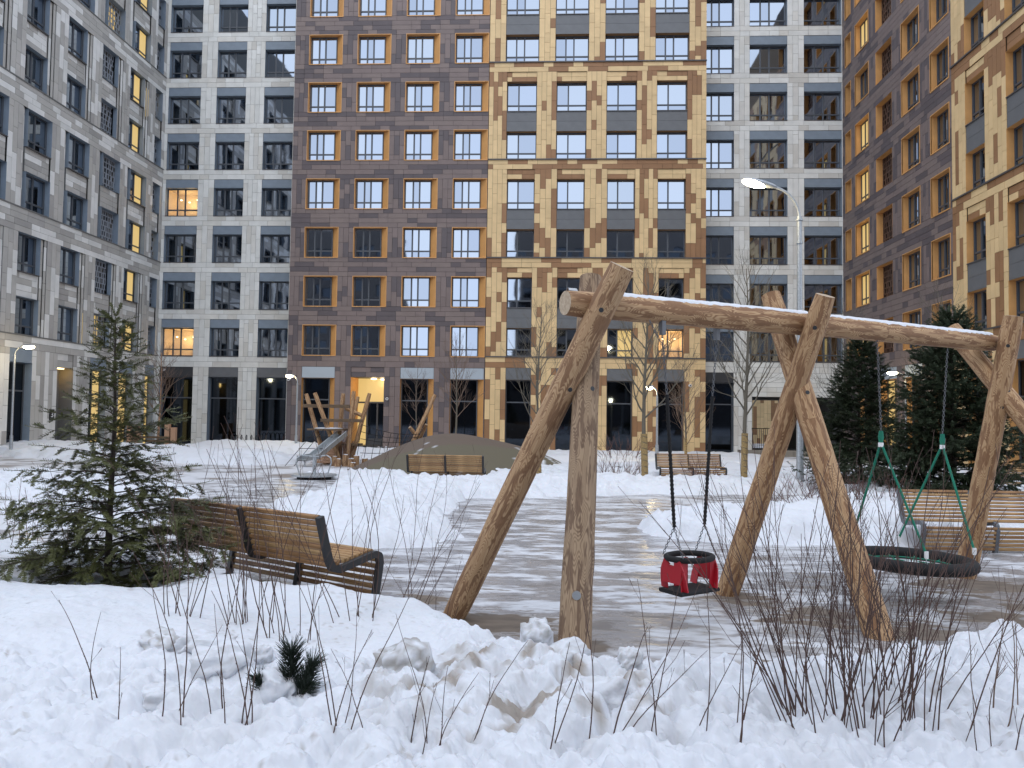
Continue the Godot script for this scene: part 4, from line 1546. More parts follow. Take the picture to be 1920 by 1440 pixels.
# ---------------------------------------------------------------- benches
func make_bench(label: String, at: Vector3, turn: float, metal: Material) -> Node3D:
	var t := thing("bench", label, "bench", at, turn, "slatted wooden benches in the court")
	var L := 2.05
	var line := PackedVector2Array([Vector2(0.84, -0.40), Vector2(0.62, -0.335), Vector2(0.47, -0.29), Vector2(0.40, -0.25), Vector2(0.375, -0.17), Vector2(0.395, -0.05), Vector2(0.435, 0.18), Vector2(0.445, 0.26), Vector2(0.425, 0.31), Vector2(0.36, 0.325), Vector2(0.02, 0.265)])
	var polys := Geometry2D.offset_polyline(line, 0.029, Geometry2D.JOIN_ROUND, Geometry2D.END_BUTT)
	var prof := []
	for p in polys[0]: prof.append(p)
	for x in [-L / 2, 0.0, L / 2]:
		var g := MB.new()
		g.prism(Transform3D(Basis(), Vector3(x, 0, 0)), prof, 0.05)
		g.box(Vector3(x - 0.028, 0.0, 0.12), Vector3(x + 0.028, 0.022, 0.30))
		part("frame", g, metal, t)
	var k := 0
	var half := L / 2 - 0.03
	for seg in [-1.0, 1.0]:
		var cx: float = seg * (half / 2 + 0.008)
		var ln := half - 0.01
		var list := []
		for i in 9:  # backrest, leaning
			var q := float(i) / 8
			list.append([Vector2(0.42 + 0.41 * q, -0.245 - 0.135 * q), -0.31, Vector2(0.040, 0.030)])
		for i in 8:  # seat
			var q := float(i) / 7
			list.append([Vector2(0.425 + 0.045 * q, -0.16 + 0.40 * q), PI / 2 - 0.11, Vector2(0.046, 0.03)])
		for i in 6:  # apron under the seat front
			var q := float(i) / 5
			list.append([Vector2(0.09 + 0.29 * q, 0.29 + 0.05 * q), 0.17, Vector2(0.042, 0.026)])
		for s in list:
			var b := Basis(Vector3.RIGHT, s[1])
			var key := "slat_%d" % roundi(s[2].x * 1000)
			if not meshes.has(key):
				var g := MB.new()
				g.slat(Transform3D(), Vector3(ln, s[2].x, s[2].y), 0.005)
				meshes[key] = g.mesh()
			var o := inst("slat", meshes[key], [M.slat, M.slat_b, M.slat_c][rng.randi() % 3], t)
			o.transform = Transform3D(b, Vector3(cx, s[0].x, s[0].y))
			k += 1
	return t

# ---------------------------------------------------------------- lamps
func tall_lamp() -> void:
	var t := thing("street_lamp", "tall galvanised street lamp with a curved arm and glowing head", "street lamp", Vector3(6.78, ground_y(-21.06), -21.06))
	var g := MB.new()
	g.tube([Vector3(0, 0, 0), Vector3(0, 7.5, 0)], [0.10, 0.065], 8)
	part("pole", g, M.galv, t)
	var c := MB.new()
	for y in [6.75, 7.38]: c.tube([Vector3(0, y, 0), Vector3(0, y + 0.04, 0)], [0.095, 0.095], 8)
	part("collar", c, M.galv, t)
	var path := []
	var rad := []
	for i in 9:
		var a := PI * 0.5 * i / 8 * 0.88
		path.append(Vector3(-0.85 * (1 - cos(a)), 7.45 + 0.85 * sin(a), 0.12 * (1 - cos(a))))
		rad.append(0.036)
	g = MB.new()
	g.tube(path, rad, 8)
	part("arm", g, M.galv, t)
	var e: Vector3 = path[8]
	var hd := Transform3D(Basis(Vector3(0, 0, 1), -0.24) , e + Vector3(-0.42, 0.1, 0.05))
	var h := MB.new()
	h.ball(Vector3.ZERO, Vector3(0.48, 0.085, 0.16), 18, 10)
	for i in h.v.size():
		h.v[i] = hd * h.v[i]
		h.n[i] = hd.basis * h.n[i]
	part("lamp_head", h, M.galv, t)
	var l := MB.new()
	l.ball(Vector3(-0.15, -0.05, 0), Vector3(0.34, 0.10, 0.165), 16, 8)
	for i in l.v.size():
		l.v[i] = hd * l.v[i]
		l.n[i] = hd.basis * l.n[i]
	part("lamp_lens", l, M.led, t)
	lamp_light(t, hd * Vector3(-0.15, -0.2, 0), 4.0)

func lamp_light(t: Node3D, p: Vector3, energy: float) -> void:
	var li := OmniLight3D.new()
	li.name = "lamp_light"
	li.position = p
	li.light_color = Color(1.0, 0.9, 0.68)
	li.light_energy = energy
	li.light_size = 0.12
	li.omni_range = 25.0
	li.shadow_enabled = true
	t.add_child(li)

func small_lamp(label: String, at: Vector3, h: float, turn: float) -> void:
	var t := thing("street_lamp", label, "street lamp", at, turn, "small court lamps")
	var g := MB.new()
	g.tube([Vector3(0, 0, 0), Vector3(0, 0.9, 0), Vector3(0, 0.92, 0), Vector3(0, h - 0.45, 0)], [0.075, 0.075, 0.05, 0.045], 10)
	part("pole", g, M.galv, t)
	var path := []
	var rad := []
	for i in 7:
		var a := PI * 0.5 * i / 6 * 0.95
		path.append(Vector3(0.40 * (1 - cos(a)), h - 0.45 + 0.40 * sin(a), 0))
		rad.append(0.026)
	g = MB.new()
	g.tube(path, rad, 8)
	part("arm", g, M.galv, t)
	var hd := MB.new()
	hd.ball(Vector3(0.62, h - 0.015, 0), Vector3(0.30, 0.055, 0.13), 16, 8)
	part("lamp_head", hd, M.galv, t)
	var l := MB.new()
	l.ball(Vector3(0.64, h - 0.07, 0), Vector3(0.27, 0.10, 0.135), 14, 8)
	part("lamp_lens", l, M.led, t)
	lamp_light(t, Vector3(0.66, h - 0.22, 0), 1.6)

# ---------------------------------------------------------------- plants
func spray_mesh(flat: bool, sd: int) -> ArrayMesh:
	var key := "spray_%s_%d" % [flat, sd]
	if meshes.has(key): return meshes[key]
	var r := RandomNumberGenerator.new()
	r.seed = sd
	var g := MB.new().paint(Color(1, 1, 1))
	var n := 22
	g.paint(Color(1.6, 0.9, 0.9))
	g.tube([Vector3.ZERO, Vector3(0, 0, -1)], [0.012, 0.006], 3, false)
	for i in n:
		var z := -0.03 - 0.97 * i / n
		for s in [-1.0, 1.0, 0.0]:
			var dir: Vector3
			if flat:
				if s == 0.0 and i % 3 != 0: continue
				dir = Vector3(s, r.randf_range(-0.35, 0.3) + (0.8 if s == 0.0 else 0.0), -0.55).normalized()
			else:
				dir = Vector3(r.randf_range(-1, 1), r.randf_range(-0.6, 1.0), -0.7).normalized()
			var l := 0.19 * r.randf_range(0.7, 1.2) * (1.0 if i < n - 3 else 0.75)
			var w := dir.cross(Vector3(r.randf_range(-0.4, 0.4), 1, 0.1)).normalized() * 0.036
			var p := Vector3(0, 0, z)
			var k := r.randf_range(0.65, 1.35)
			g.paint(Color(k, k, k * 0.95))
			var nn := dir.cross(w).normalized()
			if nn.y < 0: nn = -nn
			g.quad(p - w * 0.6, p + w * 0.6, p + dir * l + w * 0.5, p + dir * l - w * 0.5, nn)
	meshes[key] = g.mesh()
	return meshes[key]

func conifer(called: String, label: String, at: Vector3, h: float, R1: float, m: Material, sd: int, o := {}) -> Node3D:
	var r := RandomNumberGenerator.new()
	r.seed = sd
	var t := thing(called, label, "tree", at)
	var lean: Vector3 = o.get("lean", Vector3.ZERO)
	var trunk := MB.new()
	var tp := []
	var tr := []
	for i in 13:
		var q := float(i) / 12
		tp.append(Vector3(0, h * q, 0) + lean * q * q + Vector3(sin(q * 7 + sd), 0, cos(q * 5 + sd)) * 0.012 * h * q)
		tr.append(lerpf(0.016 * h, 0.002 * h, pow(q, 0.8)))
	trunk.tube(tp, tr, 8)
	part("trunk", trunk, M.bark, t)
	var wood := MB.new()
	var xf: Array[Transform3D] = []
	var nb: int = o.get("branches", 100)
	var sl: float = o.get("spray", 0.17)
	var open: float = o.get("open", 0.5)
	for i in nb:
		var q := pow(float(i) + 0.5, 0.92) / pow(nb, 0.92)
		var y := lerpf(o.get("low", 0.05), 0.985, q)
		var prof: float = pow(1.0 - y, o.get("taper", 0.75)) * smoothstep(-0.3, 0.10, y)
		var len: float = R1 * prof * r.randf_range(0.62, 1.12) + 0.06 * h * 0.3
		var az := i * 2.39996 + r.randf_range(-0.35, 0.35)
		if o.has("reach") and absf(angle_difference(az, 0.0)) < 0.6 and y < 0.5: len *= o.reach
		var rise: float = lerpf(o.get("rise_low", 0.15), o.get("rise_top", 0.9), y)
		var dir := Vector3(cos(az), rise + r.randf_range(-0.12, 0.12), sin(az)).normalized()
		var k := int(y * 12)
		var p: Vector3 = tp[k].lerp(tp[mini(k + 1, 12)], y * 12 - k)
		var path := []
		var rad := []
		var n := 7
		var sag: float = o.get("sag", 0.3)
		for s in n + 1:
			var w := float(s) / n
			path.append(p + dir * len * w + Vector3(0, -sag * len * w * w + 0.10 * len * pow(w, 4), 0) + Vector3(r.randf_range(-1, 1), r.randf_range(-1, 1), r.randf_range(-1, 1)) * 0.012 * len)
			rad.append(lerpf(0.0045 * h * 0.6 * (0.4 + prof), 0.0012, w))
		wood.tube(path, rad, 4, false)
		var steps := maxi(2, int(len / o.get("gap", 0.09)))
		for s in steps:
			var w := lerpf(o.get("inner", 0.2), 1.0, (s + 1.0) / steps)
			var f := w * n
			var kk := mini(int(f), n - 1)
			var pp: Vector3 = path[kk].lerp(path[kk + 1], f - kk)
			var bd: Vector3 = (path[kk + 1] - path[kk]).normalized()
			var side := bd.cross(Vector3.UP).normalized()
			for e in [-1.0, 1.0]:
				if r.randf() < open * 0.35: continue
				var sub = (bd * r.randf_range(0.5, 1.0) + side * e * r.randf_range(0.5, 1.0) + Vector3(0, r.randf_range(-0.45, 0.12), 0)).normalized()
				var sublen: float = len * o.get("sub", 0.34) * (1.05 - w * 0.7) * r.randf_range(0.6, 1.2)
				var cnt := maxi(1, int(sublen / (sl * 0.62)))
				if cnt > 1: wood.tube([pp, pp + sub * sublen * 0.8], [0.003, 0.0015], 3, false)
				for c in cnt:
					var at2 = pp + sub * sublen * c / cnt + Vector3(0, -0.12 * sublen * pow(float(c) / cnt, 2), 0)
					var sd2 = (sub + Vector3(r.randf_range(-0.45, 0.45), r.randf_range(-0.55, 0.15), r.randf_range(-0.45, 0.45))).normalized()
					var bs := Basis.looking_at(sd2, Vector3(r.randf_range(-0.3, 0.3), 1, r.randf_range(-0.3, 0.3)))
					xf.append(Transform3D(bs.scaled_local(Vector3.ONE * sl * r.randf_range(0.7, 1.25)), at2))
			if s == steps - 1:
				xf.append(Transform3D(Basis.looking_at(bd, Vector3.UP if absf(bd.y) < 0.95 else Vector3.RIGHT).scaled_local(Vector3.ONE * sl * 1.1), pp))
	# leader tuft
	for i in 5:
		xf.append(Transform3D(Basis.looking_at(Vector3(cos(i * 1.3) * 0.4, 1, sin(i * 1.3) * 0.4).normalized(), Vector3.RIGHT).scaled_local(Vector3.ONE * sl), tp[12 - i % 2]))
	part("branches", wood, M.bark, t)
	var mm := MultiMesh.new()
	mm.transform_format = MultiMesh.TRANSFORM_3D
	mm.mesh = spray_mesh(o.get("flat", true), sd % 3 + 1)
	mm.instance_count = xf.size()
	for i in xf.size(): mm.set_instance_transform(i, xf[i])
	var crown := MultiMeshInstance3D.new()
	crown.name = "crown"
	crown.multimesh = mm
	crown.material_override = m
	crown.set_meta("kind", "stuff")
	t.add_child(crown)
	return t

func grow(g: MB, r: RandomNumberGenerator, p: Vector3, dir: Vector3, len: float, rad: float, depth: int, up: float, wig := 0.14) -> void:
	var n := 4
	var path := [p]
	var rr := [rad]
	var d := dir
	for i in n:
		d = (d + Vector3(r.randf_range(-wig, wig), r.randf_range(-wig, wig) + up, r.randf_range(-wig, wig))).normalized()
		path.append(path[i] + d * len / n)
		rr.append(rad * lerpf(1.0, 0.55, (i + 1.0) / n))
	g.tube(path, rr, 6 if rad > 0.02 else (4 if rad > 0.006 else 3), false)
	if depth <= 0: return
	var kids := 2 + r.randi() % 3
	for k in kids:
		var w := r.randf_range(0.35, 1.0)
		if k == 0: w = 1.0
		var f := w * n
		var i := mini(int(f), n - 1)
		var pp: Vector3 = path[i].lerp(path[i + 1], f - i)
		var az := r.randf() * TAU
		var axis := d.cross(Vector3(cos(az), 0.2, sin(az))).normalized()
		grow(g, r, pp, d.rotated(axis, r.randf_range(0.15, 0.3) if k == 0 else r.randf_range(0.4, 0.75)), len * r.randf_range(0.55, 0.8), maxf(rad * (0.62 if k == 0 else 0.45), 0.0022), depth - 1, up, wig)

func bare_tree(label: String, at: Vector3, h: float, sd: int, wrap := 1.3, o := {}) -> void:
	var r := RandomNumberGenerator.new()
	r.seed = sd
	var t := thing("bare_tree", label, "tree", at, 0.0, "young bare trees in the court")
	var g := MB.new()
	var path := []
	var rad := []
	var r0: float = o.get("r", 0.055)
	for i in 11:
		var q := float(i) / 10
		path.append(Vector3(0.05 * sin(q * 5 + sd), h * 0.92 * q, 0.05 * cos(q * 4 + sd)))
		rad.append(lerpf(r0, r0 * 0.16, q))
	g.tube(path, rad, 8)
	part("trunk", g, o.get("bark", M.bark_green), t)
	var c := MB.new()
	var n: int = o.get("limbs", 24)
	for i in n:
		var q := lerpf(o.get("low", 0.30), 0.97, float(i) / n)
		var k := int(q * 10)
		var p: Vector3 = path[k].lerp(path[mini(k + 1, 10)], q * 10 - k)
		var az := i * 2.4 + r.randf_range(-0.5, 0.5)
		var dir := Vector3(cos(az) * 0.75, 0.85, sin(az) * 0.75).normalized()
		grow(c, r, p, dir, h * o.get("spread", 0.16) * (1.25 - q * 0.8), r0 * 0.42 * (1.1 - q * 0.7), 3, 0.06)
	part("crown", c, o.get("twig", M.bark_green), t)
	if wrap > 0.0:
		var w := MB.new()
		var wr := r0 * 1.25
		w.tube([Vector3(path[0].x, 0.0, path[0].z), path[0].lerp(path[3], wrap / (h * 0.92 * 0.3)) if wrap < h * 0.27 else path[3]], [wr * 1.05, wr], 12)
		var wo := part("trunk_wrap", w, M.wrap, t)
		for i in 8:
			var y := wrap * (i + 0.5) / 8
			var k := MB.new()
			var pp: Vector3 = path[0].lerp(path[3], y / (h * 0.276))
			k.tube([pp, pp + Vector3(0.004, 0.014, 0)], [wr * 1.06, wr * 1.06], 12)
			part("tie", k, M.charcoal, wo)

# a leafless shrub: every stem a part
func shrub(label: String, at: Vector3, stems: int, h: float, spread: float, sd: int, o := {}) -> void:
	var r := RandomNumberGenerator.new()
	r.seed = sd
	var t := thing("bare_shrub", label, "shrub", at, 0.0, o.get("group", "leafless shrubs in the snow"))
	var rx: float = o.get("rx", 0.15)
	var rz: float = o.get("rz", 0.12)
	var rad: float = o.get("rad", 0.0036)
	for i in stems:
		var g := MB.new()
		var bx := r.randf_range(-rx, rx)
		var bz := r.randf_range(-rz, rz)
		var base := Vector3(bx, snow_at(at.x + bx, at.z + bz) - at.y - 0.04, bz)
		var az := r.randf() * TAU
		var ln := spread * sqrt(r.randf())
		var dir := Vector3(cos(az) * ln + bx * 0.8 + o.get("tilt", 0.0), 1.0, sin(az) * ln * 0.7).normalized()
		var hh := h * r.randf_range(0.6, 1.05)
		var path := [base]
		var rr := [rad * r.randf_range(0.8, 1.2)]
		var n := 9
		var d := dir
		var bend := Vector3(r.randf_range(-0.06, 0.06), 0.035, r.randf_range(-0.05, 0.05))
		for k in n:
			d = (d + bend + Vector3(r.randf_range(-0.08, 0.08), 0, r.randf_range(-0.08, 0.08))).normalized()
			path.append(path[k] + d * hh / n)
			rr.append(rr[0] * lerpf(1.0, 0.33, (k + 1.0) / n))
		g.tube(path, rr, 5, false)
		var tw: int = o.get("twigs", 5)
		for k in tw:
			var q := r.randf_range(0.25, 0.95) * n
			var a := mini(int(q), n - 1)
			var p: Vector3 = path[a].lerp(path[a + 1], q - a)
			var az2 := r.randf() * TAU
			var td := (d + Vector3(cos(az2), 0.15, sin(az2)) * r.randf_range(0.5, 0.9)).normalized()
			var tl := hh * r.randf_range(0.12, 0.34) * (1.1 - q / n * 0.6)
			var m1 := p + td * tl * 0.5 + Vector3(0, 0.01, 0)
			var m2 := p + (td + Vector3(0, 0.25, 0)).normalized() * tl
			g.tube([p, m1, m2], [rr[a] * 0.55, rr[a] * 0.42, 0.0011], 3, false)
			if r.randf() < 0.5: g.tube([m1, m1 + (td.rotated(Vector3.UP, 0.8) + Vector3(0, 0.3, 0)).normalized() * tl * 0.4], [rr[a] * 0.35, 0.001], 3, false)
		# buds
		for k in o.get("buds", 6):
			var q := r.randf_range(0.2, 1.0) * n
			var a := mini(int(q), n - 1)
			var p: Vector3 = path[a].lerp(path[a + 1], q - a)
			var bd := Vector3(r.randf_range(-1, 1), 0.6, r.randf_range(-1, 1)).normalized()
			g.tube([p, p + bd * rr[a] * 2.6], [rr[a] * 0.9, 0.0006], 4, false)
		part("stem", g, o.get("mat", M.twig), t)

func dwarf_pine(at: Vector3) -> void:
	var t := thing("dwarf_pine", "small dark green pine shoot with long needles poking out of the snow", "plant", at)
	var r := RandomNumberGenerator.new()
	r.seed = 55
	for s in [[Vector3(0.0, -0.05, 0), Vector3(0.02, 1, 0.05), 0.25, 520, 0.085], [Vector3(0.06, 0.0, 0.03), Vector3(0.42, 0.9, 0.1), 0.17, 300, 0.075], [Vector3(-0.13, -0.02, 0.02), Vector3(-0.25, 0.7, 0.1), 0.09, 150, 0.055], [Vector3(0.05, -0.04, 0.05), Vector3(0.45, 0.55, 0.1), 0.13, 160, 0.07]]:
		var g := MB.new().paint(Color(1, 1, 1))
		var dir: Vector3 = s[1].normalized()
		var s1 := dir.cross(Vector3(0, 0, 1)).normalized()
		var s2 := dir.cross(s1)
		g.paint(Color(1.6, 1.1, 0.8))
		g.tube([s[0], s[0] + dir * s[2]], [0.009, 0.005], 6)
		for i in s[3]:
			var q := r.randf()
			var a := r.randf() * TAU
			var out := s1 * cos(a) + s2 * sin(a)
			var nd: Vector3 = (out + dir * r.randf_range(0.55, 1.25)).normalized()
			var p: Vector3 = s[0] + dir * s[2] * q + out * 0.006
			var l: float = s[4] * r.randf_range(0.75, 1.1)
			var k := r.randf_range(0.5, 1.5)
			g.paint(Color(k, k, k))
			g.tube([p, p + nd * l * 0.5 + dir * 0.004, p + nd * l + dir * 0.012], [0.0019, 0.0017, 0.0007], 3, false)
		part("needle_shoot", g, M.needle_pine, t)

# ---------------------------------------------------------------- playground beyond
func play_area() -> void:
	# coloured rubber hill
	var g := MB.new().paint(Color(1, 1, 1))
	var nx := 90
	var nz := 70
	for j in nz + 1:
		for i in nx + 1:
			var x := lerpf(-9.2, 1.6, float(i) / nx)
			var z := lerpf(-23.6, -34.5, float(j) / nz)
			var u := (x + 3.2) / 4.4
			var w := (z + 28.6) / 4.9
			var q := sqrt(u * u + w * w)
			var h := 1.42 * pow(maxf(0.0, 1.0 - q * q), 1.15) * (1.0 + 0.10 * sin(x * 0.9)) - 0.05 + ground_y(z)
			if u < 0: h -= 0.35 * maxf(0.0, 1.0 - q) * smoothstep(0.0, -0.8, u)
			var split := z + 27.2 + 0.30 * (x + 3.0) + 0.8 * sin(x * 0.45)
			g.col = Color(0.15, 0.132, 0.088) if split > 0.0 else Color(0.16, 0.118, 0.092)
			var sn := smoothstep(0.52, 0.6, n_b.get_noise_2d(x * 1.8, z * 1.1) + 0.5 * n_d.get_noise_2d(x * 3, z * 2))
			if x > -1.2 and n_b.get_noise_2d(x * 2.3, z * 1.2) + 0.5 * n_d.get_noise_2d(x * 4, z * 2) + 0.14 * (x - 0.4) > 0.22: g.col = Color(0.78, 0.80, 0.83)
			elif sn > 0.5 and n_a.get_noise_2d(x * 2, z) > 0.2: g.col = Color(0.6, 0.61, 0.63)
			g.vert(Vector3(x, h, z), Vector3.UP)
	for j in nz:
		for i in nx:
			var a := j * (nx + 1) + i
			g.ix.append_array([a, a + nx + 2, a + 1, a, a + nx + 1, a + nx + 2])
	var acc := PackedVector3Array()
	acc.resize(g.v.size())
	for q in range(0, g.ix.size(), 3):
		var nn := (g.v[g.ix[q + 2]] - g.v[g.ix[q]]).cross(g.v[g.ix[q + 1]] - g.v[g.ix[q]])
		for w in 3: acc[g.ix[q + w]] += nn
	for q in acc.size():
		var nn := acc[q].normalized()
		g.n[q] = nn if nn.y > 0 else -nn
	structure("play_mound", g, M.mound)
	# climbing frame of leaning logs
	var Z := -31.0
	var gy := ground_y(Z)
	var t := thing("climbing_tower", "wooden climbing frame of leaning logs with platforms and a slide tower", "climbing frame")
	for l in [[-9.97, 2.62, 0.2, -9.0, 0.4, 0.085], [-9.46, 2.66, 0.7, -8.35, 0.5, 0.085], [-8.46, 2.66, 0.1, -8.68, 0.1, 0.085], [-8.10, 2.56, -0.9, -8.62, -0.6, 0.08], [-7.92, 2.74, 0.5, -8.12, 0.6, 0.085], [-7.37, 2.68, 0.1, -8.1, 0.2, 0.085]]:
		log_part(t, "post", Vector3(l[3], gy - 0.05, Z + l[4]), Vector3(l[0], l[1], Z + l[2]), l[5] * 1.1, l[5], M.log, int(l[0] * 100) % 50 + 60)
	log_part(t, "cross_log", Vector3(-8.42, 2.05, Z - 0.2), Vector3(-7.55, 1.72, Z + 0.1), 0.08, 0.075, M.log, 91)
	for p in [[-9.95, -8.05, 2.13, 0.62, 0.14], [-9.17, -7.48, 1.56, 0.78, 0.13]]:
		var b := MB.new()
		b.slat(Transform3D(Basis(), Vector3((p[0] + p[1]) / 2, p[2], Z + p[3])), Vector3(p[1] - p[0], p[4], 0.05), 0.008)
		part("plank", b, M.old_wood, t)
	for p in [[-9.68, -8.22, 1.22, 0.9], [-8.38, -7.7, 0.62, 0.5]]:
		var b := MB.new()
		b.box(Vector3(p[0], p[2] - 0.07, Z - p[3] * 0.6), Vector3(p[1], p[2], Z + p[3]))
		part("platform", b, M.old_wood, t)
	var sn := MB.new().paint(Color(1, 1, 1))
	sn.ball(Vector3(-8.95, 1.225, Z + 0.4), Vector3(0.6, 0.045, 0.4), 14, 6)
	part("snow_patch", sn, M.snow, t)
	# barrel hut under the tower, of upright boards
	for k in 22:
		var a := TAU * k / 22
		if absf(angle_difference(a, PI * 0.42)) < 0.42: continue
		var b := MB.new()
		var hh := 0.92 if k % 2 == 0 else 0.88
		b.slat(Transform3D(Basis(Vector3.UP, -a) * Basis(Vector3(0, 0, 1), PI / 2), Vector3(-8.7 + 0.62 * cos(a), gy + hh / 2, Z - 0.25 + 0.62 * sin(a))), Vector3(hh, 0.05, 0.165), 0.01)
		part("board", b, M.pink_wood, t)
	for k in 6:
		var b := MB.new()
		b.slat(Transform3D(Basis(), Vector3(-9.0, gy + 0.12 + 0.115 * k, Z + 0.55)), Vector3(0.75, 0.105, 0.04), 0.01)
		part("board", b, M.pink_wood, t)
	# slide
	var s := thing("slide", "short stainless steel slide leaning on the wooden climbing frame", "slide", Vector3(-8.62, gy, Z + 0.7), 0.0)
	var A := Vector3(0.35, 1.22, 0.0)
	var B := Vector3(-0.42, 0.34, 1.15)
	var C := Vector3(-0.78, 0.27, 1.65)
	for part_i in 3:
		var b := MB.new()
		for e in [[A, B], [B, C]]:
			var d: Vector3 = e[1] - e[0]
			var side := Vector3(-d.z, 0, d.x).normalized() * 0.27
			var up := side.normalized().cross(d.normalized()) * -1.0
			if up.y < 0: up = -up
			if part_i == 0:
				b.quad(e[0] - side, e[0] + side, e[1] + side, e[1] - side, up)
				b.quad(e[0] - side - up * 0.02, e[0] + side - up * 0.02, e[1] + side - up * 0.02, e[1] - side - up * 0.02, -up)
			else:
				var sg := 1.0 if part_i == 1 else -1.0
				var o0: Vector3 = e[0] + side * sg
				var o1: Vector3 = e[1] + side * sg
				b.quad(o0 - up * 0.02, o1 - up * 0.02, o1 + up * 0.16, o0 + up * 0.16, side.normalized() * sg)
				b.tube([o0 + up * 0.16, o1 + up * 0.16], [0.02, 0.02], 6)
		part("chute" if part_i == 0 else "side_rail", b, M.steel, s)
	var lg := MB.new()
	lg.tube([C + Vector3(0.1, 0, -0.1), Vector3(C.x + 0.1, -0.05, C.z - 0.1)], [0.03, 0.03], 6)
	part("leg", lg, M.steel, s)
	# rope net
	var n := thing("climbing_net", "black rope net slung between the climbing frame and crossed logs", "net", Vector3(0, 0, 0))
	var corner := [Vector3(-7.6, 1.40, Z + 0.4), Vector3(-7.6, gy + 0.22, Z + 0.6), Vector3(-5.5, 1.0, Z - 1.2), Vector3(-5.6, 0.42, Z - 0.9)]
	for i in 6:
		var q := i / 5.0
		var p0: Vector3 = corner[0].lerp(corner[1], q)
		var p1: Vector3 = corner[2].lerp(corner[3], q)
		var path := []
		for k in 9: path.append(p0.lerp(p1, k / 8.0) + Vector3(0, -0.14 * sin(PI * k / 8.0), 0))
		var b := MB.new()
		b.tube(path, [0.012, 0.012, 0.012, 0.012, 0.012, 0.012, 0.012, 0.012, 0.012], 5, false)
		part("rope", b, M.rubber, n)
	for i in 9:
		var q := i / 8.0
		var p0: Vector3 = corner[0].lerp(corner[2], q) + Vector3(0, -0.14 * sin(PI * q), 0)
		var p1: Vector3 = corner[1].lerp(corner[3], q) + Vector3(-0.12, -0.14 * sin(PI * q), 0)
		var b := MB.new()
		b.tube([p0, p1], [0.012, 0.012], 5, false)
		part("rope", b, M.rubber, n)
	for e in [[Vector3(-9.3, 1.2, Z + 0.9), Vector3(-10.2, gy, Z + 1.9)], [Vector3(-9.0, 1.2, Z + 0.9), Vector3(-9.85, gy, Z + 1.9)], [Vector3(-9.55, 0.9, Z + 1.2), Vector3(-8.6, 0.9, Z + 1.0)], [Vector3(-9.8, 0.45, Z + 1.5), Vector3(-8.9, 0.45, Z + 1.3)]]:
		var b := MB.new()
		b.tube(e, [0.012, 0.012], 5, false)
		part("rope", b, M.rubber, n)
	# crossed logs beyond the hill
	var x := thing("crossed_logs", "crossed logs leaning on the rubber hill and holding the rope net", "log post", Vector3(0, 0, 0))
	log_part(x, "log", Vector3(-6.0, 0.1, -32.0), Vector3(-4.93, 2.70, -32.6), 0.10, 0.085, M.log, 31)
	log_part(x, "log", Vector3(-5.15, 0.2, -32.9), Vector3(-5.95, 1.30, -32.3), 0.085, 0.08, M.log, 32)
	log_part(x, "log", Vector3(-5.8, 0.3, -32.8), Vector3(-5.25, 1.42, -32.4), 0.085, 0.08, M.log, 33)
	# stump steps
	var st := [[-8.45, -29.7, 0.42], [-8.2, -29.35, 0.34], [-7.98, -29.6, 0.5], [-7.7, -29.4, 0.36], [-7.6, -29.8, 0.46], [-7.35, -30.2, 0.34], [-7.55, -29.1, 0.22]]
	for i in st.size():
		var q := thing("log_stump", "%s upright log stump in the cluster beside the slide" % ["third tallest", "stout", "tallest", "middling", "second tallest", "hindmost low", "lowest"][i], "stump", Vector3(st[i][0], ground_y(st[i][1]) - 0.05, st[i][1]), 0.0, "log stumps beside the slide")
		log_part(q, "stump_log", Vector3.ZERO, Vector3(0.02, st[i][2], 0), 0.125, 0.12, M.log_red, 40 + i)
		var c := MB.new().paint(Color(1, 1, 1))
		c.ball(Vector3(0.02, st[i][2], 0), Vector3(0.11, 0.025, 0.11), 10, 5)
		part("snow_cap", c, M.snow, q)
	# roundabout
	var y0 := ground_y(-22.4)
	var c := thing("roundabout", "small steel playground roundabout with bent tube handrails", "roundabout", Vector3(-6.95, y0, -22.4))
	var b := MB.new()
	b.tube([Vector3(0, 0.10, 0), Vector3(0, 0.13, 0), Vector3(0, 0.15, 0)], [0.66, 0.68, 0.64], 32)
	part("deck", b, M.galv, c)
	b = MB.new()
	b.tube([Vector3(0, -0.02, 0), Vector3(0, 0.10, 0)], [0.5, 0.5], 24)
	part("base", b, M.rubber, c)
	b = MB.new()
	b.tube([Vector3(0, 0.12, 0), Vector3(0, 0.74, 0)], [0.055, 0.055], 12)
	part("post", b, M.galv, c)
	for k in 3:
		var a := TAU * k / 3 + 0.3
		var o := Vector3(cos(a), 0, sin(a))
		b = MB.new()
		b.tube([o * 0.05 + Vector3(0, 0.66, 0), o * 0.42 + Vector3(0, 0.72, 0), o * 0.56 + Vector3(0, 0.64, 0), o * 0.58 + Vector3(0, 0.5, 0), o * 0.45 + Vector3(0, 0.13, 0)], [0.02, 0.02, 0.02, 0.02, 0.02], 8)
		part("handrail", b, M.galv, c)

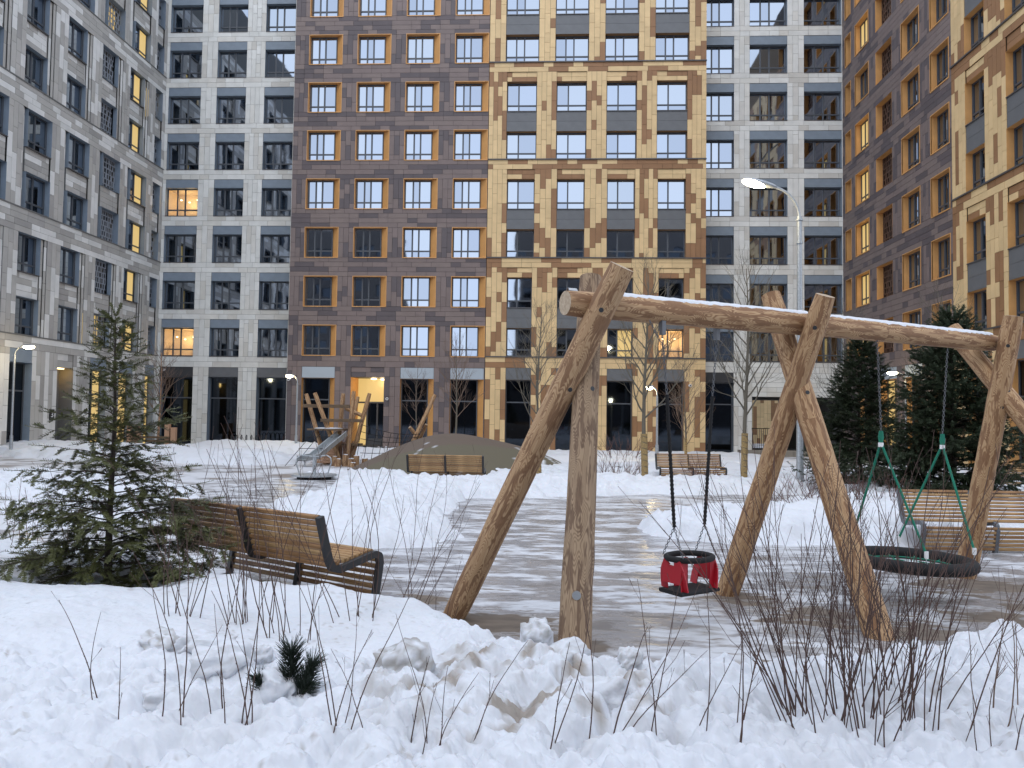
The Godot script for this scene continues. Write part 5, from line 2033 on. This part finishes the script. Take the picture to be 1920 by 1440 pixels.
func small_things() -> void:
	# house number plate on the grey wing
	var s := thing("house_number_sign", "small black sign with a white number 3 on the grey wing", "sign", Vector3(-24.985, 1.57, -37.15), PI / 2)
	var g := MB.new()
	g.box(Vector3(-0.17, -0.28, 0.01), Vector3(0.17, 0.28, 0.04))
	part("board", g, M.black_metal, s)
	var tm := TextMesh.new()
	tm.text = "3"
	tm.font_size = 64
	tm.pixel_size = 0.0055
	tm.depth = 0.006
	var d := inst("digit", tm, M.white_plastic, s)
	d.position = Vector3(0.0, 0.03, 0.045)
	# cameras on the walls
	for q in [["white security camera on the slate panel at the corner of the grey wing", Vector3(-24.45, 4.45, -47.1)], ["white security camera beside the lamp on the brown building", Vector3(-15.75, 3.85, -45.35)], ["white security camera on the beige building above the shrubs", Vector3(8.25, 3.75, -45.35)], ["white dome camera beside the lit entrance of the brown building", Vector3(-9.75, 2.75, -45.48)]]:
		var c := thing("security_camera", q[0], "camera", q[1])
		var b := MB.new()
		b.tube([Vector3(-0.02, 0.0, -0.06), Vector3(0.0, 0.0, 0.16)], [0.075, 0.085], 10)
		part("housing", b, M.white_plastic, c)
		b = MB.new()
		b.tube([Vector3(-0.02, 0.02, -0.24), Vector3(-0.02, 0.02, -0.05)], [0.05, 0.05], 8)
		part("bracket", b, M.white_plastic, c)
		b = MB.new()
		b.tube([Vector3(0.0, 0.0, 0.155), Vector3(0.0, 0.0, 0.17)], [0.05, 0.05], 8)
		part("lens", b, M.rubber, c)
	# timber seat with upright posts round the young tree
	var t := thing("timber_seat", "pinkish timber seat with square posts by the grey wing", "seat", Vector3(-22.2, ground_y(-41.5), -41.5))
	for p in [[-1.15, 1.0], [-0.7, 1.05], [1.0, 1.1], [1.35, 0.95]]:
		var b := MB.new()
		b.slat(Transform3D(Basis(Vector3(0, 0, 1), PI / 2), Vector3(p[0], p[1] * 0.62, 0)), Vector3(p[1] * 1.25, 0.26, 0.26), 0.015)
		part("post", b, M.pink_wood, t)
	for y in [0.42, 0.62]:
		var b := MB.new()
		b.slat(Transform3D(Basis(), Vector3(0.15, y, 0.05)), Vector3(2.1, 0.12, 0.3), 0.01)
		part("plank", b, M.old_wood, t)
	# bicycle stand
	var r := thing("bicycle_rack", "low black bicycle rack of bent hoops before the white building", "bicycle rack", Vector3(-19.3, ground_y(-44.8), -44.8))
	for i in 9:
		var b := MB.new()
		var x := i * 0.30
		b.tube([Vector3(x, 0, 0), Vector3(x, 0.62, 0), Vector3(x + 0.06, 0.72, 0.05), Vector3(x + 0.15, 0.7, 0.2), Vector3(x + 0.2, 0, 0.35)], [0.025, 0.025, 0.025, 0.025, 0.025], 6)
		part("hoop", b, M.black_metal, r)
	var rail := MB.new()
	rail.tube([Vector3(-0.1, 0.06, 0), Vector3(2.6, 0.06, 0)], [0.025, 0.025], 6)
	part("rail", rail, M.black_metal, r)
	# fence in the passage
	var f := thing("railing", "black vertical bar railing inside the ground floor passage", "railing", Vector3(12.4, -0.25, -50.5))
	for y in [0.12, 1.45]:
		var b := MB.new()
		b.box(Vector3(0, y, -0.02), Vector3(2.1, y + 0.05, 0.02))
		part("rail", b, M.black_metal, f)
	for i in 16:
		var b := MB.new()
		b.box(Vector3(0.03 + i * 0.135, 0.17, -0.012), Vector3(0.055 + i * 0.135, 1.45, 0.012))
		part("bar", b, M.black_metal, f)
	# stone kerb before the passage
	for k in [["low grey stone kerb before the ground floor passage", Vector3(10.6, 0, -43.5), 7.0]]:
		var kb := thing("stone_kerb", k[0], "kerb", k[1] + Vector3(0, -0.3, 0))
		for i in 7:
			var b := MB.new()
			b.slat(Transform3D(Basis(), Vector3(0.5 + i * 1.0, 0.2, 0)), Vector3(0.985, 0.4, 0.4), 0.015)
			part("stone", b, M.stone, kb)

func plants() -> void:
	conifer("fir_tree", "airy green fir tree with drooping twigs beside the near bench", Vector3(-4.1, 0.06, -7.0), 2.68, 1.36, M.needle, 4, {branches = 125, spray = 0.14, gap = 0.07, open = 0.75, sub = 0.42, rise_low = 0.12, rise_top = 0.75, sag = 0.28, taper = 1.15, low = 0.05, inner = 0.12})
	print("fir done")
	conifer("spruce_tree", "narrow dark spruce behind the nest swing, next to the lit doorway", Vector3(8.75, -0.1, -22.0), 4.15, 1.5, M.needle_dark, 8, {branches = 170, spray = 0.30, gap = 0.11, open = 0.15, sub = 0.36, flat = false, rise_low = 0.1, rise_top = 0.8, sag = 0.12, taper = 0.8, low = 0.05})
	conifer("spruce_tree", "broad dark spruce behind the slatted bench and nest swing", Vector3(9.35, -0.05, -18.2), 4.35, 1.95, M.needle_dark, 13, {branches = 220, spray = 0.28, gap = 0.10, open = 0.15, sub = 0.36, flat = false, rise_low = 0.05, rise_top = 0.85, sag = 0.14, taper = 0.85, low = 0.04})
	conifer("mountain_pine", "low dark pine bush at the foot of the tall lamp", Vector3(7.2, -0.1, -20.2), 1.15, 1.0, M.needle_dark, 19, {branches = 40, spray = 0.2, gap = 0.13, open = 0.3, flat = false, rise_low = 0.5, rise_top = 1.0, sag = 0.1})
	print("spruces done")
	for q in [
		["young bare tree with wrapped trunk in front of the rubber hill", -0.30, -21.77, 5.3, 21, 1.25, {}],
		["young bare tree with wrapped trunk between the log posts, left of the slatted bench", 2.73, -21.88, 6.4, 22, 1.35, {r = 0.075}],
		["young bare tree with wrapped trunk beside the passage", 5.47, -21.59, 6.5, 23, 1.35, {r = 0.07}],
		["young bare tree in the timber seat by the grey wing", -21.9, -41.9, 5.9, 24, 0.0, {bark = M.pink_wood, twig = M.twig_pale, r = 0.08, spread = 0.2}],
		["thin bare tree before the seam of the brown and beige buildings", -4.75, -38.5, 6.2, 25, 0.0, {twig = M.twig_pale, r = 0.06}],
		["bushy bare tree before the beige building, behind the lit lamp", 6.5, -37.0, 5.0, 26, 0.9, {low = 0.12, limbs = 26, spread = 0.2, twig = M.twig_pale}],
		["thin bare tree before the shop window of the brown building", -6.3, -36.0, 4.6, 27, 0.0, {twig = M.twig_pale, r = 0.04, limbs = 12}],
		["bare tree behind the narrow spruce, its top above the beam", 9.3, -24.5, 5.6, 28, 0.0, {r = 0.05}],
		["bare thin tree behind the broad spruce", 10.4, -20.8, 5.6, 29, 0.0, {r = 0.05}]]:
		bare_tree(q[0], Vector3(q[1], ground_y(q[2]) + maxf(0, snow_h(q[1], q[2], false)) - 0.03, q[2]), q[3], q[4], q[5], q[6])
	print("bare trees done")
	# shrubs: label, x, z, stems, height, spread, seed, options
	var sh := [
		["leafless shrub rising from the snow between the fir and the near bench", -2.55, -5.35, 9, 1.47, 0.56, 101, {}],
		["leafless shrub in the snow behind the left half of the near bench", -2.05, -5.25, 10, 1.54, 0.41, 102, {tilt = -0.15}],
		["leafless shrub in the snow behind the middle of the near bench", -1.72, -5.05, 10, 1.54, 0.38, 103, {}],
		["leafless shrub in the snow behind the right half of the near bench", -1.35, -5.45, 9, 1.47, 0.38, 104, {}],
		["leafless shrub in the drift between the near bench and the log post", -1.05, -6.1, 6, 1.61, 0.52, 105, {tilt = 0.3, twigs = 7}],
		["leafless shrub with reddish brown twigs at the fir's left side", -5.2, -7.9, 22, 0.90, 0.70, 106, {mat = M.twig_red, rx = 0.5, rz = 0.4, twigs = 9}],
		["slender upright twigs crossing over the snow before the fir", -1.52, -3.45, 9, 0.94, 0.35, 107, {rad = 0.0034, rx = 0.2, twigs = 1, buds = 14}],
		["sparse twigs in the snow near the fallen clods", -2.05, -3.5, 5, 0.65, 0.35, 108, {rad = 0.003, rx = 0.35, twigs = 1, buds = 12}],
		["few upright twigs standing by the small pine", -0.98, -3.35, 5, 0.81, 0.25, 109, {rad = 0.0032, rx = 0.18, twigs = 1, buds = 14}],
		["few twigs in the dirty heap of shovelled snow", -0.45, -3.25, 7, 0.62, 0.35, 110, {rad = 0.003, rx = 0.32, twigs = 2, buds = 12}],
		["twigs before the ice block and the grey log post", 0.12, -3.25, 6, 0.86, 0.40, 111, {rad = 0.0034, rx = 0.2, tilt = 0.2, twigs = 2, buds = 14}],
		["twigs in the snow left of the large red brown shrub", 0.62, -3.4, 8, 0.81, 0.30, 112, {rad = 0.0034, rx = 0.3, twigs = 2, buds = 14}],
		["large dense leafless shrub with dark red brown stems before the swings", 1.47, -3.75, 72, 1.40, 0.36, 113, {rx = 0.36, rz = 0.28, rad = 0.0036, twigs = 7, mat = M.twig}],
		["pale forked twigs right of the large leafless shrub", 2.15, -3.75, 6, 0.98, 0.55, 114, {mat = M.twig_pale, rx = 0.2, twigs = 6}],
		["few low twigs in the clean snow at the far right of the large shrub", 2.05, -3.35, 4, 0.52, 0.40, 115, {rad = 0.003, rx = 0.25, twigs = 2}],
		["grey brown leafless bush beside the grey log post", 1.75, -22.9, 40, 0.90, 0.90, 116, {mat = M.twig_red, rx = 0.75, rz = 0.5, rad = 0.007, twigs = 7, buds = 0}],
		["second grey brown leafless bush next to the wrapped tree", 2.35, -23.6, 30, 0.80, 0.80, 117, {mat = M.twig_pale, rx = 0.6, rz = 0.5, rad = 0.007, twigs = 7, buds = 0}],
		["reddish leafless bush before the slatted bench at the beige building", 4.45, -22.2, 40, 0.62, 0.90, 118, {mat = M.twig_red, rx = 0.35, rz = 0.3, rad = 0.006, twigs = 6, buds = 0}],
		["wide reddish leafless bush on the snow bank before the tall lamp", 5.2, -15.7, 60, 0.75, 1.30, 119, {mat = M.twig_red, rx = 0.75, rz = 0.5, rad = 0.006, twigs = 8, buds = 0}],
		["reddish leafless bush on the snow bank before the broad spruce", 6.6, -15.9, 36, 0.60, 1.10, 120, {mat = M.twig_red, rx = 0.6, rz = 0.5, rad = 0.006, twigs = 7, buds = 0}],
		["dry twigs at the foot of the beige building", 3.2, -36.0, 40, 1.20, 0.80, 121, {mat = M.twig_red, rx = 1.2, rz = 0.6, rad = 0.01, twigs = 6, buds = 0}],
		["thin twigs behind the near bench's right end", -0.85, -6.75, 5, 0.80, 0.60, 122, {rad = 0.003, rx = 0.3, twigs = 5}],
	]
	for q in sh:
		shrub(q[0], Vector3(q[1], snow_at(q[1], q[2]), q[2]), q[3], q[4], q[5], q[6], q[7])
	dwarf_pine(Vector3(-1.30, snow_at(-1.30, -3.88), -3.88))
	print("shrubs done")

func chunks() -> void:
	snow_chunk(-0.07, -4.78, Vector3(0.105, 0.125, 0.10), 3, "dirty block of old ice beside the grey log post", 0.45, 0.22)
	snow_chunk(0.08, -4.38, Vector3(0.22, 0.09, 0.10), 8, "long ribbed block of ice below the dirty block", 0.40, 0.4)
	snow_chunk(-0.78, -4.25, Vector3(0.20, 0.13, 0.15), 5, "brown stained clod on the dirty heap", 0.95, 0.42)
	snow_chunk(0.46, -4.3, Vector3(0.08, 0.07, 0.07), 12, "small clod of ice right of the ribbed block", 0.4, 0.35)
	snow_chunk(-2.33, -4.55, Vector3(0.15, 0.07, 0.10), 7, "flat beige clod of snow before the fir", 0.55, 0.35)
	snow_chunk(-2.0, -4.45, Vector3(0.17, 0.09, 0.12), 6, "large clod of snow before the fir", 0.25, 0.35)
	snow_chunk(-1.78, -4.15, Vector3(0.16, 0.11, 0.12), 15, "cracked clod of snow below the large clod", 0.2, 0.4)
	snow_chunk(-1.66, -4.45, Vector3(0.07, 0.06, 0.06), 16, "small grey clod beside the large clod", 0.3, 0.35)
	snow_chunk(-1.9, -3.72, Vector3(0.11, 0.08, 0.09), 17, "tilted clod of snow among sparse twigs", 0.2, 0.4)
	snow_chunk(-1.35, -3.85, Vector3(0.12, 0.08, 0.09), 18, "white clod left of the small pine", 0.1, 0.4)
	snow_chunk(0.30, -3.85, Vector3(0.13, 0.10, 0.11), 20, "rounded clod under the ribbed block", 0.2, 0.4)

func _ready() -> void:
	rng.seed = 20240
	cam = Camera3D.new()
	cam.name = "camera"
	cam.fov = 53.45
	cam.near = 0.05
	cam.far = 1200.0
	cam.position = Vector3(0, EYE, 0)
	cam.basis = Basis(Vector3.UP, deg_to_rad(2.846)) * Basis(Vector3.RIGHT, deg_to_rad(2.367)) * Basis(Vector3.BACK, deg_to_rad(0.779))
	add_child(cam)
	cam.make_current()
	var env := Environment.new()
	env.background_mode = Environment.BG_SKY
	var sky := Sky.new()
	var sm := ProceduralSkyMaterial.new()
	sm.sky_top_color = Color(0.80, 0.84, 0.91)
	sm.sky_horizon_color = Color(0.90, 0.935, 1.0)
	sm.ground_bottom_color = Color(0.5, 0.5, 0.52)
	sm.ground_horizon_color = Color(0.72, 0.75, 0.8)
	sm.sky_curve = 0.5
	sm.sun_angle_max = 0.0
	sky.sky_material = sm
	env.sky = sky
	env.background_energy_multiplier = 1.75
	env.tonemap_mode = Environment.TONE_MAPPER_LINEAR
	env.tonemap_exposure = 1.25
	env.sdfgi_enabled = true
	env.ssao_enabled = true
	env.ssil_enabled = true
	var we := WorldEnvironment.new()
	we.name = "world_environment"
	we.environment = env
	add_child(we)
	var sun := DirectionalLight3D.new()
	sun.name = "overcast_sun"
	sun.light_energy = 0.2
	sun.light_angular_distance = 30.0
	sun.light_color = Color(1.0, 0.97, 0.93)
	sun.shadow_enabled = true
	sun.sky_mode = DirectionalLight3D.SKY_MODE_LIGHT_ONLY
	sun.rotation_degrees = Vector3(-52, -15, 0)
	add_child(sun)
	make_materials()
	make_palettes()
	print("materials done")
	build_ground()
	build_blocks()
	print("blocks done")
	swing_frame()
	baby_swing()
	nest_swing()
	make_bench("near slatted bench seen from behind, its back to the shrubs", Vector3(-2.76, 0.02, -7.66), deg_to_rad(149.3), M.black_metal).scale = Vector3.ONE * 1.08
	make_bench("slatted bench seen from behind before the rubber hill", Vector3(-2.80, ground_y(-20.9), -20.9), PI, M.black_metal)
	make_bench("slatted bench facing the court before the beige building", Vector3(4.45, ground_y(-24.3), -24.3), 0.06, M.black_metal)
	make_bench("slatted bench with a grey frame behind the nest swing and log post", Vector3(6.30, -0.03, -11.45), 0.03, M.grey_metal)
	make_bench("slatted bench beyond the grey framed one, beside the broad spruce", Vector3(12.75, ground_y(-20.6), -20.6), -0.1, M.black_metal)
	tall_lamp()
	small_lamp("small lit lamp at the left edge of the brown building", Vector3(-13.2, ground_y(-39.3), -39.3), 4.1, 2.6)
	small_lamp("small lit lamp beside the grey wing, left of the fir", Vector3(-24.0, ground_y(-33.0), -33.0), 4.95, 0.0)
	small_lamp("small lit lamp before the beige building, left of the bushy tree", Vector3(4.72, ground_y(-33.8), -33.8), 3.5, 2.0)
	small_lamp("small lit lamp at the brown wing above the broad spruce", Vector3(17.3, ground_y(-38.0), -38.0), 4.5, PI)
	play_area()
	plants()
	small_things()
	chunks()
	print("all done")
